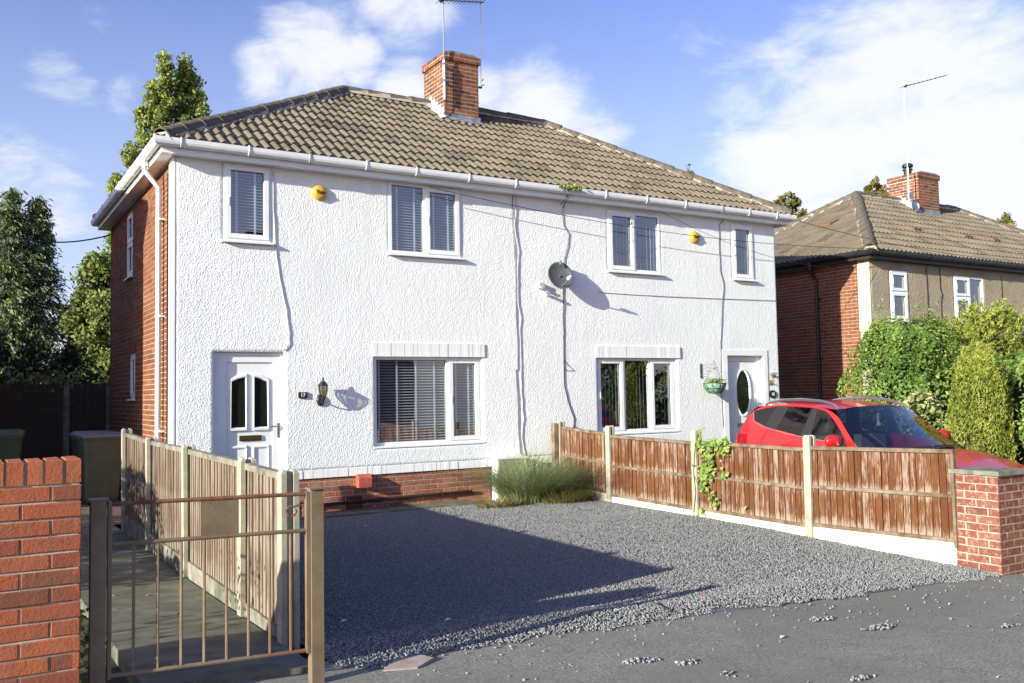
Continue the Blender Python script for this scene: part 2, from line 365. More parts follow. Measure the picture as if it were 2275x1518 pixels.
def leafmesh(name, P, size, mats, nrm=None, parent=None, kind=None, aspect=.55, jit=.8, rn=None, dirv=None):
    n = len(P); P = np.asarray(P, float); size = np.broadcast_to(size, (n,))
    if nrm is None: nv = rng.normal(size=(n, 3))
    else: nv = nrm+rng.normal(size=(n, 3))*jit
    nv /= np.linalg.norm(nv, axis=1)[:, None]+1e-9
    a = rng.normal(size=(n, 3)) if dirv is None else dirv+rng.normal(size=(n, 3))*.35
    a -= nv*(a*nv).sum(1)[:, None]; a /= np.linalg.norm(a, axis=1)[:, None]+1e-9
    b = np.cross(nv, a); s = size[:, None]
    V = np.stack([P-a*s, P+b*s*aspect-a*s*.15+nv*s*.12, P+a*s, P-b*s*aspect-a*s*.15+nv*s*.12], 1).reshape(-1, 3)
    Fc = np.arange(4*n).reshape(n, 4)
    if rn is None: rn = rng.random(n)
    return np_mesh(name, V, Fc, mats, rn, parent=parent, kind=kind)
# shared brick meshes: local x = length, y = 0 front (outwards is -y) .. +depth, z = height
def brick_mesh(L_, H_, D_, mt, c=.004, seed=0):
    rd = random.Random(seed)
    j = lambda a: rd.uniform(-a, a)
    x0, x1, z0, z1 = .0, L_, .0, H_
    vs = [(x0, D_, z0), (x1, D_, z0), (x1, D_, z1), (x0, D_, z1),
          (x0+j(.002), c, z0+j(.002)), (x1+j(.002), c, z0+j(.002)), (x1+j(.002), c, z1+j(.002)), (x0+j(.002), c, z1+j(.002)),
          (x0+c, j(.0015), z0+c), (x1-c, j(.0015), z0+c), (x1-c, j(.0015), z1-c), (x0+c, j(.0015), z1-c)]
    fs = [(0, 4, 5, 1), (1, 5, 6, 2), (2, 6, 7, 3), (3, 7, 4, 0), (4, 8, 9, 5), (5, 9, 10, 6), (6, 10, 11, 7), (7, 11, 8, 4), (8, 11, 10, 9), (0, 1, 2, 3)]
    b = MB(); b.add(vs, [f[::-1] for f in fs]); return b.mesh('brick', mt)
BM = {}
def get_brick(L_, H_, D_, mt):
    k = (round(L_, 3), round(H_, 3), round(D_, 3), mt.name, random.randrange(3))
    if k not in BM: BM[k] = brick_mesh(L_, H_, D_, mt, seed=len(BM))
    return BM[k]
def face_T(O, ang):  # local (x along wall, y into wall) -> wall frame; ang = rotation about z
    return Matrix.Translation(O) @ Matrix.Rotation(ang, 4, 'Z')
def brick_layout(length, height, openings=(), pitch=.075, ln=.215, jt=.01, bond='stretcher', shift0=0):
    out = []; r = 0; z = 0
    while z+.045 < height:
        h = min(pitch-jt, height-z)
        st = bond == 'stretcher' or r % 2 == 0
        x = -((r+shift0) % 2)*((ln+jt)/2) if bond != 'flem' else -((r+shift0) % 2)*.16
        k = r
        while x < length-.02:
            l_ = ln if (bond != 'flem' or k % 2 == 0) else .1025
            a, b = max(x, 0), min(x+l_, length); segs = [(a, b)]
            for (ox0, ox1, oz0, oz1) in openings:
                if z+h*.5 > oz0 and z+h*.5 < oz1:
                    ns = []
                    for s0, s1 in segs:
                        if s1 <= ox0 or s0 >= ox1: ns.append((s0, s1))
                        else:
                            if s0 < ox0: ns.append((s0, ox0))
                            if s1 > ox1: ns.append((ox1, s1))
                    segs = ns
            for s0, s1 in segs:
                if s1-s0 > .03: out.append((s0, z, s1-s0, h))
            x += l_+jt; k += 1
        z += pitch; r += 1
    return out
def lay_bricks(parent, T, layout, mt, mtA=None, depth=.05, limit=300, key=None, name='brick', skew=.0015):
    items = layout
    if key: items = sorted(layout, key=key)
    near, rest = items[:limit], items[limit:]
    for (x, z, l_, h) in near:
        me = get_brick(round(l_, 2) if abs(l_-round(l_, 2)) < .004 else l_, h, depth, mt)
        o = link(name, me, parent); o.matrix_local = T @ Matrix.Translation((x, random.uniform(-skew, skew), z))
    if rest:
        b = MB()
        for (x, z, l_, h) in rest: b.box(x, random.uniform(-.0015, .0015), z, x+l_, depth, z+h, T=T)
        o = b.build(name+'work', mtA or mt, parent); o['kind'] = 'stuff'
# ------------------------------------------------------------ ground
def clamp(a, lo, hi): return np.minimum(np.maximum(a, lo), hi)
def zs(x): return .38-.045*(clamp(x, -14, 40)+.8)
def gz(x, y):
    x = np.asarray(x, float); y = np.asarray(y, float)
    xb = clamp(x, -30, 45)
    back = .21+.05*clamp(1-xb, 0, 14)-.05*clamp(xb-6, 0, 30)
    t = clamp(-y/7.5, 0, 1)**2.5
    return back*(1-t)+zs(xb)*t
def g1(x, y): return float(gz(x, y))
def sheet(name, x0, x1, y0, y1, nx, ny, dz, mt, kind='structure', disp=None, smooth=True):
    X, Y = np.meshgrid(np.linspace(x0, x1, nx+1), np.linspace(y0, y1, ny+1)); Z = gz(X, Y)+dz
    if disp is not None: Z = Z+disp(X, Y)
    V = np.stack([X, Y, Z], -1).reshape(-1, 3); i = np.arange((nx+1)*(ny+1)).reshape(ny+1, nx+1)
    Fc = np.stack([i[:-1, :-1], i[:-1, 1:], i[1:, 1:], i[1:, :-1]], -1).reshape(-1, 4)
    o = np_mesh(name, V, Fc, mt, rng.random(len(Fc)), smooth, kind=kind); return o
def f_tar(N, L):
    v = vec(N, L)
    n = noi(N, L, v, 62, 4, .8); n2 = noi(N, L, v, .8, 5, .6)
    c = ramp(N, L, n, [(.38, (.12, .115, .09)), (.52, (.235, .225, .182)), (.66, (.46, .445, .38))])
    c = mix(N, L, ramp(N, L, noi(N, L, v, 5, 6, .75), [(.45, (0, 0, 0)), (.62, (.45,)*3)]), c, (.30, .285, .24)); c = mix(N, L, ramp(N, L, n2, [(.4, (0, 0, 0)), (.6, (.6,)*3)]), c, (.185, .175, .14))
    vo = N('ShaderNodeTexVoronoi', i_Scale=28); L(v, vo.inputs['Vector'])
    c = mix(N, L, ramp(N, L, vo.outputs['Distance'], [(.0, (.7,)*3), (.07, (0, 0, 0))]), c, (.48, .46, .43))
    return pbr(N, L, c, .9, bump(N, L, n, .5, .004), .2)
TARMAC = mat('tarmac', f_tar)
SOIL = mat_noise2('soil', (.05, .035, .025), (.13, .095, .07), 9, .95, 60, 1, .01)
GRBED = mat_noise2('gravel_bed', (.09, .09, .09), (.20, .20, .195), 70, .9, 90, 1, .008)
PATHC = mat_noise2('path_concrete', (.105, .10, .072), (.19, .185, .14), 5, .92, 120, .6, .004, c3=(.10, .095, .065))
GRASSM = mat_noise2('lawn_grass', (.035, .055, .015), (.08, .11, .03), 20, .95, 90, 1, .02)
sheet('ground', -40, 60, -40, 70, 60, 60, -.06, SOIL)
sheet('pavement', -14, 30, -10.1, -7.45, 88, 8, 0, TARMAC, disp=lambda X, Y: (vnoise(X, Y, .9, 3, 2)-.5)*.02)
kb = MB()
for i in range(44):
    x = -14+i*1.0; z = g1(x+.5, -10.15)
    kb.box(x+.004, -10.23, z-.16, x+.992, -10.1, z+.004)
kb.build('kerb', CONCD, kind='structure')
sheet('road', -40, 60, -17, -10.23, 50, 6, -.12, TARMAC)
sheet('far_pavement', -40, 60, -19.5, -17, 50, 2, 0, TARMAC)
# path of concrete beside the left fence, and the strip along the house wall
pb = MB()
def slabpath(x0, x1, ys, th=.03):
    for a, b in zip(ys[:-1], ys[1:]):
        n = 4; rows = []
        for k in range(n+1):
            y = a+.006+(b-a-.012)*k/n
            rows.append([(x0, y, g1(x0, y)+th+.008*mn.noise((x0*3, y*2, 0))), ((x0+x1)/2, y, g1((x0+x1)/2, y)+th+.008*mn.noise((x1, y*2, 3))), (x1, y, g1(x1, y)+th)])
        pb.grid(rows); 
        for s in (0, -1):
            col_ = [r[s] for r in rows]; pb.grid([col_, [(p[0], p[1], p[2]-.09) for p in col_]])
        for rr in (rows[0], rows[-1]): pb.grid([rr, [(p[0], p[1], p[2]-.09) for p in rr]])
slabpath(-1.62, -.745, [-7.62, -6.0, -4.2, -2.3, -.3, 2.0, 4.5])
pb.build('path', PATHC, kind='structure')
pb = MB(); slabpath_th = .03
pb.grid([[(x, y, g1(x, y)+.028+.006*mn.noise((x*3, y*5, 1))) for x in np.linspace(-.6, 4.3, 14)] for y in (-.47, -.3, -.0)])
pb.grid([[(x, -.47, g1(x, -.47)+.028+.006*mn.noise((x*3, -.47*5, 1))) for x in np.linspace(-.6, 4.3, 14)], [(x, -.475, g1(x, -.47)-.04) for x in np.linspace(-.6, 4.3, 14)]])
pb.build('wall_path', PATHC, kind='structure')
sheet('reddish_chippings', -1.6, -.05, .0, 6.5, 30, 60, .012, mat_noise2('reddish_chippings', (.09, .06, .055), (.22, .16, .15), 60, .95, 90, 1, .01), disp=lambda X, Y: (vnoise(X, Y, 30, 4, 1)-.5)*.012)
sheet('neighbour_drive', 6.15, 11.2, -7.5, 0, 20, 20, .012, TARMAC)
# gravel: a bed and the stones on it
def pile(X, Y):
    return clamp((Y+7.5)/.12, 0, 1)*.03*np.exp(-((Y+7.2-.06*np.sin(X*2.1))/.22)**2)*clamp((X+1)/1.2, 0, 1)*(1-.6*clamp((X-2)/3, 0, 1))+(vnoise(X, Y, 1.3, 9, 2)-.5)*.025*clamp((Y+7.4)/.3, 0, 1)
def edge(x): return -7.50-.13*np.exp(-((x+.2)/1.0)**2)+.04*np.sin(x*3.1)+.03*np.sin(x*7.7+1)+.03*np.sin(x*19)
sheet('gravel_bed', -.62, 6.0, -7.5, -.42, 90, 90, .004, GRBED, disp=pile)
def stone_mesh(P, rad, seed, name, mt, parent=None, kind='stuff'):
    rg = np.random.default_rng(seed); n = len(P)
    base = np.array([(1, 0, 0), (-.5, .87, 0), (-.5, -.87, 0), (0, 0, 1), (0, 0, -1)], float)
    v = base[None]*rad[:, None, None]*rg.uniform(.6, 1.35, (n, 5, 1)); v[:, :, 2] *= .75
    v += rg.normal(size=(n, 5, 3))*rad[:, None, None]*.22
    q = rg.normal(size=(n, 4)); q[:, 1:3] *= .35; q /= np.linalg.norm(q, axis=1)[:, None]
    w_, x, y, z = q.T
    Rm = np.stack([1-2*(y*y+z*z), 2*(x*y-z*w_), 2*(x*z+y*w_), 2*(x*y+z*w_), 1-2*(x*x+z*z), 2*(y*z-x*w_), 2*(x*z-y*w_), 2*(y*z+x*w_), 1-2*(x*x+y*y)], -1).reshape(n, 3, 3)
    v = np.einsum('nij,nkj->nki', Rm, v)+P[:, None, :]
    f = np.array([(0, 1, 3), (1, 2, 3), (2, 0, 3), (1, 0, 4), (2, 1, 4), (0, 2, 4)])
    Fc = (f[None]+(np.arange(n)*5)[:, None, None]).reshape(-1, 3)
    return np_mesh(name, v.reshape(-1, 3), Fc, mt, np.repeat(rg.random(n), 6), parent=parent, kind=kind)
def f_stone(N, L):
    a = N('ShaderNodeAttribute', attribute_name='rnd')
    c = ramp(N, L, a.outputs['Fac'], [(0, (.185, .19, .19)), (.3, (.225, .23, .23)), (.75, (.275, .278, .276)), (.96, (.33, .332, .325)), (.98, (.36, .27, .17)), (1, (.5, .48, .45))])
    return pbr(N, L, c, .8, None, .3)
STONE = mat('slate_chippings', f_stone)
n = 150000
u = rng.random(n*2); X = -.6+6.55*rng.random(n*2); Y = -7.75+7.3*rng.random(n*2)**1.25
keep = (Y > edge(X)+rng.normal(size=n*2)*.018) & ((Y < -.48) | (X > 4.25)); X, Y = X[keep][:n], Y[keep][:n]
rad = rng.uniform(.005, .0096, len(X))*(1+.18*clamp((-Y-6.5), 0, 1))
Z = gz(X, Y)+pile(X, Y)+.004+rad*.35+rng.random(len(X))*.008
gr = stone_mesh(np.stack([X, Y, Z], 1), rad, 5, 'gravel', STONE); tag(gr, 'grey slate gravel covering the driveway between the fences', 'gravel')
def clump(name, cx, cy, rx, ry, n, label, seed, group='gravel clumps spilled on the pavement'):
    rg = np.random.default_rng(seed); a = rg.random(n)*6.283; r = np.sqrt(rg.random(n)); X = cx+rx*r*np.cos(a)+rg.normal(size=n)*.015; Y = cy+ry*r*np.sin(a)
    rad = rg.uniform(.009, .017, n); Z = gz(X, Y)+rad*.55+rg.random(n)*.014*(1-r)
    o = stone_mesh(np.stack([X, Y, Z], 1), rad, seed, name, STONE); return tag(o, label, 'gravel', group)
def unp(px, py, ax, val):
    d = fw + (px-1137.5)/F_PX*rt - (py-759)/F_PX*up; t = (val-CAM[ax])/d[ax]; return CAM+d*t
def ung(px, py):
    z = .2
    for _ in range(12): p = unp(px, py, 2, z); z = g1(p.x, p.y)
    return p
clumps = [((1418, 1472), .10, .045, 55, 'nearest to the middle of the pavement, larger and closest to the drive edge'), ((1527, 1476), .08, .04, 32, 'beside the larger clump on the pavement')]
for k, ((px, py), rx, ry, n_, lb) in enumerate([((1420, 1472), .12, .05, 60, 'larger spilled clump of grey chips on the pavement in front of the drive'),
        ((1530, 1476), .08, .04, 34, 'small spilled clump of grey chips just beside the larger one'),
        ((1825, 1378), .12, .05, 44, 'spilled clump of grey chips on the pavement just off the gravel edge'),
        ((1950, 1396), .17, .055, 55, 'widest spilled clump of grey chips, on the pavement towards the brick pier'),
        ((2240, 1392), .10, .04, 18, 'sparse spilled clump of grey chips on the pavement in front of the brick pier'),
        ((1612, 1500), .05, .03, 10, 'tiny spilled clump of grey chips near the lower edge of the pavement'),
        ((1905, 1510), .06, .03, 16, 'spilled clump of grey chips on the pavement farthest out from the drive')]):
    p = ung(px, py); clump('gravel_clump', p.x, p.y, rx, ry, n_, lb, 50+k)
rg = np.random.default_rng(11); n = 240; X = rg.uniform(-.4, 6.3, n); Y = -7.5-rg.exponential(.5, n); rad = rg.uniform(.007, .014, n)
tag(stone_mesh(np.stack([X, Y, gz(X, Y)+rad*.5], 1), rad, 12, 'loose_gravel', STONE), 'single grey chips strewn thinly over the tarmac pavement', 'gravel')
# fallen leaves and litter on the gravel
LEAFD = mat_leaf('fallen_leaf', (.25, .11, .03), (.34, .17, .05), (.38, .30, .10), .1)
n = 60; X = rng.uniform(.5, 5.8, n); Y = rng.uniform(-7.4, -3, n)
X = np.append(X, rng.uniform(-1.75, -.85, 26)); Y = np.append(Y, rng.uniform(-7.5, -4, 26))
o = leafmesh('fallen_leaves', np.stack([X, Y, gz(X, Y)+pile(X, Y)*(X > -.6)+.034], 1), .022, LEAFD, nrm=np.tile([0, 0, 1.], (len(X), 1)), jit=.25, kind='stuff')
tag(o, 'orange and yellow fallen leaves scattered over the gravel and path', 'leaves')
b = MB(); p = ung(905, 1478)
b.add([(p.x+dx_, p.y+dy_, g1(p.x, p.y)+dz_-.022) for dx_, dy_, dz_ in ((-.17, -.05, .035), (.02, -.09, .03), (.17, .01, .035), (.12, .07, .045), (-.05, .06, .05), (-.17, -.05, -.02), (.02, -.09, -.02), (.17, .01, -.02), (.12, .07, -.02), (-.05, .06, -.02))],
      [(0, 1, 2, 3, 4), (0, 5, 6, 1), (1, 6, 7, 2), (2, 7, 8, 3), (3, 8, 9, 4), (4, 9, 5, 0)])
tag(b.build('stone_slab', mat_noise2('pink_slab', (.30, .24, .2), (.42, .35, .3), 9, .9, 60, .5)), 'broken pinkish stone slab lying at the front edge of the gravel', 'stone')
for (px, py, lb) in [(812, 1175, 'white scrap of litter on the shaded gravel close to the house wall'), (765, 1392, 'thin white scrap of litter on the shaded gravel beside the gate post'), (996, 1389, 'white scrap of litter in the middle of the shaded gravel'), (1738, 1418, 'pale scrap of litter lying on the open tarmac pavement')]:
    p = ung(px, py); b = MB(); zz = g1(p.x, p.y)+(.035 if py < 1400 else .006)
    b.add([(p.x-.035, p.y-.01, zz), (p.x+.01, p.y-.018, zz+.012), (p.x+.035, p.y+.005, zz+.002), (p.x, p.y+.015, zz+.01)], [(0, 1, 2, 3)])
    tag(b.build('litter', SMOOTHW), lb, 'litter')
b = MB(); p = ung(1450, 1352); q = ung(1490, 1373)
b.tube([(p.x, p.y, g1(p.x, p.y)+.05), ((p.x+q.x)/2, (p.y+q.y)/2+.02, g1(p.x, p.y)+.06), (q.x, q.y, g1(q.x, q.y)+.045)], [.006, .005, .003], 5)
tag(b.build('twig', simple('twig_bark', (.05, .035, .025), .9)), 'thin dark twig lying on the sunlit gravel', 'twig')
# ------------------------------------------------------------ house builder
W_, D_ = 11.33, 5.86
def rects_minus(x0, x1, z0, z1, ops):
    xs = sorted({x0, x1, *[v for o in ops for v in o[:2] if x0 < v < x1]}); zz = sorted({z0, z1, *[v for o in ops for v in o[2:4] if z0 < v < z1]})
    out = []
    for a, b in zip(xs[:-1], xs[1:]):
        run = None
        for c, d in zip(zz[:-1], zz[1:]):
            mx_, mz_ = (a+b)/2, (c+d)/2
            if any(o[0] < mx_ < o[1] and o[2] < mz_ < o[3] for o in ops):
                if run: out.append((a, b, *run)); run = None
            else: run = (run[0], d) if run else (c, d)
        if run: out.append((a, b, *run))
    return out
def render_face(name, parent, x0, x1, z0, z1, ops, step, amp, mt, base=.022, seed=1, back=-.004):
    def lines(a, b, cuts):
        pts = sorted({a, b, *[c for c in cuts if a < c < b]}); out = [a]
        for p, q in zip(pts[:-1], pts[1:]):
            k = max(1, round((q-p)/step)); out += list(p+(q-p)*np.arange(1, k+1)/k)
        return np.array(out)
    xs = lines(x0, x1, [v for o in ops for v in o[:2]]); zz = lines(z0, z1, [v for o in ops for v in o[2:4]])
    X, Z = np.meshgrid(xs, zz)
    n1 = vnoise(X, Z*.8, 27, seed, 2, .6); n2 = vnoise(X, Z, 5, seed+1, 2); n3 = vnoise(X, Z, .8, seed+2, 2)
    d = base+amp*(clamp((n1-.28)*2.1, 0, 1)**1.3)*(.65+.7*n2)+(n3-.5)*.014
    dist = np.minimum(np.minimum(X-x0, x1-X), np.minimum(Z-z0, z1-Z)); inside = np.zeros_like(X, bool)
    for (a, b, c, e) in ops:
        ddx = np.maximum(np.maximum(a-X, X-b), 0); ddz = np.maximum(np.maximum(c-Z, Z-e), 0); dist = np.minimum(dist, np.hypot(ddx, ddz))
    d = d*clamp(dist/.03, 0, 1)**.5
    V = np.stack([X, back-d, Z], -1).reshape(-1, 3); i = np.arange(X.size).reshape(X.shape)
    cx, cz = (X[:-1, :-1]+X[1:, 1:])/2, (Z[:-1, :-1]+Z[1:, 1:])/2; ok = np.ones(cx.shape, bool)
    for (a, b, c, e) in ops: ok &= ~((cx > a) & (cx < b) & (cz > c) & (cz < e))
    Fc = np.stack([i[:-1, :-1][ok], i[:-1, 1:][ok], i[1:, 1:][ok], i[1:, :-1][ok]], -1)
    return np_mesh(name, V, Fc, mt, smooth=True, parent=parent)
PANE_N = [0]
def window(root, x0, x1, z0, z1, lights, T=None, y=-.012, blind=None, sill=True, trans=None, frame_mat=None, transom=None, glassm=None, handle=True, room=True):
    """frame front stands at y, outwards is -y; lights: (x0, x1, sash, z0, z1)"""
    fm = frame_mat or UPVC; T = T or Matrix.Identity(4)
    fb = MB(); bw = .045; y1 = y+.065; zb = z0+(.035 if sill else 0)
    fb.box(x0, y, zb, x0+bw, y1, z1); fb.box(x1-bw, y, zb, x1, y1, z1)
    fb.box(x0+bw, y+.001, z1-bw, x1-bw, y1, z1-.0005); fb.box(x0+bw, y+.001, zb+.0005, x1-bw, y1, zb+bw)
    for a, b in zip(lights[:-1], lights[1:]):
        if b[0] > a[1]-.001 and b[0]-a[1] > .01: fb.box(a[1], y+.002, zb+bw, b[0], y1-.001, z1-bw)
    for l in lights:
        if len(l) > 3 and l[4] < z1-bw-.02: fb.box(l[0], y+.002, l[4], l[1], y1-.002, l[4]+.05)
    f = fb.build('window', fm, root); f.matrix_local = T
    if sill:
        s = MB(); s.prism([(y-.065, z0), (y1+.01, z0), (y1+.01, z0+.034), (y-.003, z0+.034), (y-.065, z0+.022)], 0, x0-.025, x1+.025); s.build('sill', fm, f, fix=True)
    for l in lights:
        a, b = l[0], l[1]; c, d = (l[3], l[4]) if len(l) > 3 else (zb+bw, z1-bw)
        if l[2]:
            s = MB(); sw = .05; ys = y-.016
            a0, b0, c0, d0 = a-.012, b+.012, c-.012, d+.012
            for (p, q, r_, t) in ((a0, a+sw, c0, d0), (b-sw, b0, c0, d0), (a+sw, b-sw, c0, c+sw), (a+sw, b-sw, d-sw, d0)):
                s.box(p, ys+(.001 if p != a0 and q != b0 else 0), r_, q, y+.03, t)
            so_ = s.build('sash', fm, f)
            if handle and b-a > .2:
                h = MB(); h.box(a+.012, ys-.02, (c+d)/2-.06, a+.028, ys, (c+d)/2+.06); h.build('handle', fm, f)
            a, b, c, d = a+sw, b-sw, c+sw, d-sw
        g = MB(); g.box(a-.004, y+.028, c-.004, b+.004, y+.036, d+.004); g.build('pane', glassm or GLASS, f)
        k = MB(); gk = .009
        for (p, q, r_, t) in ((a-.004, a+gk, c, d), (b-gk, b+.004, c, d), (a, b, c-.004, c+gk), (a, b, d-gk, d+.004)): k.box(p, y+.018, r_, q, y+.028, t)
        k.build('gasket', DARKM if False else simple('window_gasket', (.12, .12, .125), .6), f)
        if blind == 'venetian':
            me = None; nn = int((d-c)/.042)
            for i in range(nn):
                if me is None:
                    sb = MB(); sb.box(a+.004, 0, -.0015, b-.004, .034, .0015, T=Matrix.Rotation(R(28), 4, 'X')); me = sb.mesh('slat', SLAT)
                so2 = link('slat', me, f); so2.location = (0, y+.05, d-.03-i*.042)
            for fx in ([.2, .75] if b-a < .8 else [.05, .3, .57, .84]):
                tb = MB(); tx = a+(b-a)*fx; tb.box(tx-.014, y+.045, c, tx+.014, y+.047, d); tb.build('blind_tape', TAPE, f)
        if blind == 'vertical':
            nn = int((b-a)/.075)+1
            for i in range(nn):
                sb = MB(); cx = a+.03+i*.075; ang = R(52+rng.normal()*9)
                sb.box(-.044, -.001, c-.02, .044, .001, d+.02, T=Matrix.Translation((cx, y+.10, 0)) @ Matrix.Rotation(ang, 4, 'Z')); sb.build('slat', VSLAT, f)
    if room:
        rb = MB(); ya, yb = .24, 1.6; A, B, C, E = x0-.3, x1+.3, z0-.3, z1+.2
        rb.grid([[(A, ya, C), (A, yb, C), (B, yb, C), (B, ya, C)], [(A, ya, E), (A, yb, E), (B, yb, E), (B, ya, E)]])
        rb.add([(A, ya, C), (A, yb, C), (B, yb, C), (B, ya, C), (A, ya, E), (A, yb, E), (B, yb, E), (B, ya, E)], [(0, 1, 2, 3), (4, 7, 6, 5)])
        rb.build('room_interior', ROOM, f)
    return f
def tile_piece(mt, w_=.30, L_=.385, seed=0):
    pr = [(0, 0), (.045, .002), (.068, .022), (.085, .031), (.105, .031), (.122, .021), (.145, .002), (.195, .002), (.218, .022), (.235, .031), (.255, .031), (.272, .021), (.2985, .0)]
    b = MB(); n = len(pr)
    lo = [(u_, 0, h*1.1+.031) for u_, h in pr]; hi = [(u_, L_, h*1.1+.001) for u_, h in pr]; bt = [(u_, 0.004, h+.004) for u_, h in pr]
    b.grid([lo, hi]); b.grid([bt, lo]); b.add([lo[0], hi[0], bt[0]], [(0, 2, 1)]); b.add([lo[-1], hi[-1], bt[-1]], [(0, 1, 2)])
    return b
TB = {}
def roof_slope(roof, O, U, Vd, width, run, a_l, a_r, quota, root_loc, mt, mtA, gauge=.35):
    """tiles on one slope; left hip at u = a_l*v, right hip at u = width - a_r*v"""
    U = Vector(U).normalized(); Vd = Vector(Vd).normalized(); Nn = U.cross(Vd)
    base = Matrix((U, Vd, Nn)).transposed().to_4x4(); base.translation = Vector(O)
    if mt.name not in TB: TB[mt.name] = tile_piece(mt).mesh('tile', mt)
    full, cut = [], []
    nr = int(run/gauge)+1; nc = int(width/.3)+1; L_ = .385
    for r_ in range(nr):
        v0 = r_*gauge; v1 = min(v0+L_, run)
        for c in range(nc):
            u_0, u_1 = c*.3, c*.3+.3
            lo_, hi_ = a_l*v1, width-a_r*v1
            if u_1 <= a_l*v0+.02 or u_0 >= width-a_r*v0-.02: continue
            ok = u_0 >= lo_-.001 and u_1 <= hi_+.001 and v0+L_ <= run+.02
            (full if ok else cut).append((u_0, v0))
    wp = lambda t: (Vector(root_loc)+Vector(O)+U*t[0]+Vd*t[1]-CAM).length
    full.sort(key=wp)
    ncut = min(len(cut), quota//5); cut.sort(key=wp)
    def place(t, me):
        o = link('tile', me, roof); o.matrix_local = base @ Matrix.Translation((t[0], t[1], rng.normal()*.0012)) @ Matrix.Rotation(rng.normal()*.004, 4, 'Z'); return o
    for t in full[:max(0, quota-ncut)]: place(t, TB[mt.name])
    def clip(bm, off=(0, 0)):
        for pt, no in (((0, 0, 0), (-1, a_l, 0)), ((width, 0, 0), (1, a_r, 0)), ((0, run, 0), (0, 1, 0))):
            p = Vector(pt)-Vector((off[0], off[1], 0))
            bmesh.ops.bisect_plane(bm, geom=bm.verts[:]+bm.edges[:]+bm.faces[:], plane_co=p, plane_no=Vector(no).normalized(), clear_outer=True)
    for t in cut[:ncut]:
        me = tile_piece(mt).mesh('tile', mt); bm = bmesh.new(); bm.from_mesh(me); clip(bm, t); bm.to_mesh(me); bm.free()
        if len(me.polygons): place(t, me)
    rest = full[max(0, quota-ncut):]+cut[ncut:]
    if rest:
        b = MB(); tp = tile_piece(mt)
        for t in rest:
            dz_ = rng.normal()*.0012; b.add([(p[0]+t[0], p[1]+t[1], p[2]+dz_) for p in tp.v], tp.f)
        me = b.mesh('tiles', mtA); bm = bmesh.new(); bm.from_mesh(me); clip(bm); bm.to_mesh(me); bm.free()
        o = link('tiling', me, roof, kind='stuff'); o.matrix_local = base
def cap_tile(mt, L_=.45, r=.125):
    b = MB(); n = 9; rows = []
    for j, (y, rr) in enumerate(((0, r+.012), (L_, r))):
        rows.append([(math.cos(math.pi*k/(n-1))*rr, y, math.sin(math.pi*k/(n-1))*rr) for k in range(n)])
        rows.append([(math.cos(math.pi*k/(n-1))*(rr-.015), y, math.sin(math.pi*k/(n-1))*(rr-.015)) for k in range(n)])
    b.grid([rows[0], rows[2]]); b.grid([rows[1], rows[0]]); b.grid([rows[2], rows[3]])
    return b
CAPM = None
def cap_run(roof, p, q, n=None, drop=.05):
    global CAPM
    if CAPM is None: CAPM = cap_tile(RIDGE).mesh('ridge_tile', RIDGE); 
    p, q = Vector(p), Vector(q); d = q-p; Ln = d.length; n = n or max(1, round(Ln/.42)); y = d.normalized(); x = y.cross(Vector((0, 0, 1))).normalized(); z = x.cross(y)
    for i in range(n):
        M_ = Matrix((x, y, z)).transposed().to_4x4(); M_.translation = p+d*(i/n)-z*drop+Vector((rng.normal()*.004, rng.normal()*.004, rng.normal()*.005))
        o = link('ridge_tile', CAPM, roof); o.matrix_local = M_ @ Matrix.Diagonal((1, Ln/n/.43, 1, 1))
    b = MB(); w2 = .15
    b.add([p-x*w2-z*.08, p+x*w2-z*.08, p+x*.10+z*.02, p-x*.10+z*.02, q-x*w2-z*.08, q+x*w2-z*.08, q+x*.10+z*.02, q-x*.10+z*.02], [(0, 1, 2, 3), (4, 7, 6, 5), (0, 4, 5, 1), (1, 5, 6, 2), (2, 6, 7, 3), (3, 7, 4, 0)])
    b.build('mortar_bed', MORT, roof)
def ring(offs, zv):  # rectangle round the house at an outward offset
    return [(-offs, -offs, zv), (W_+offs, -offs, zv), (W_+offs, D_+offs, zv), (-offs, D_+offs, zv)]
def chimney(root, x0, x1, y0, y1, z0, z1, limit, mt, steps=True):
    cb = MB(); cb.box(x0+.004, y0+.004, z0, x1-.004, y1-.004, z1-.152); cb.box(x0-.026, y0-.026, z1-.15, x1+.026, y1+.026, z1-.012)
    ch = cb.build('chimney', MORT, root)
    H = z1-.15-z0
    for (O, ang, ln_) in (((x0, y0, z0), 0, x1-x0), ((x0, y1, z0), -math.pi/2, y1-y0), ((x1, y0, z0), math.pi/2, y1-y0), ((x1, y1, z0), math.pi, x1-x0)):
        T = face_T(O, ang); lay = brick_layout(ln_, H, bond='flem' if False else 'stretcher', ln=.215)
        vis = ang in (0, -math.pi/2)
        lay_bricks(ch, T, lay, mt, depth=.03, limit=(limit if vis else 0), key=lambda t: -t[1])
        if ang == 0: lay2 = brick_layout(ln_+.06, .15, ln=.215); O2 = (O[0]-.03, O[1]-.03, z1-.15)
        elif ang == -math.pi/2: lay2 = brick_layout(ln_+.06, .15, ln=.215, shift0=1); O2 = (O[0]-.03, O[1]+.03, z1-.15)
        elif ang == math.pi/2: lay2 = brick_layout(ln_+.06, .15, shift0=1); O2 = (O[0]+.03, O[1]-.03, z1-.15)
        else: lay2 = brick_layout(ln_+.06, .15); O2 = (O[0]+.03, O[1]+.03, z1-.15)
        lay_bricks(ch, face_T(O2, ang), lay2, mt, depth=.03, limit=(limit if vis else 0))
    b = MB(); b.prism([(x0-.02, z1-.012), (x1+.02, z1-.012), (x1-.12, z1+.03), (x0+.12, z1+.03)], 1, y0-.02, y1+.02); b.build('mortar_cap', MORTD, ch, fix=True)
    return ch
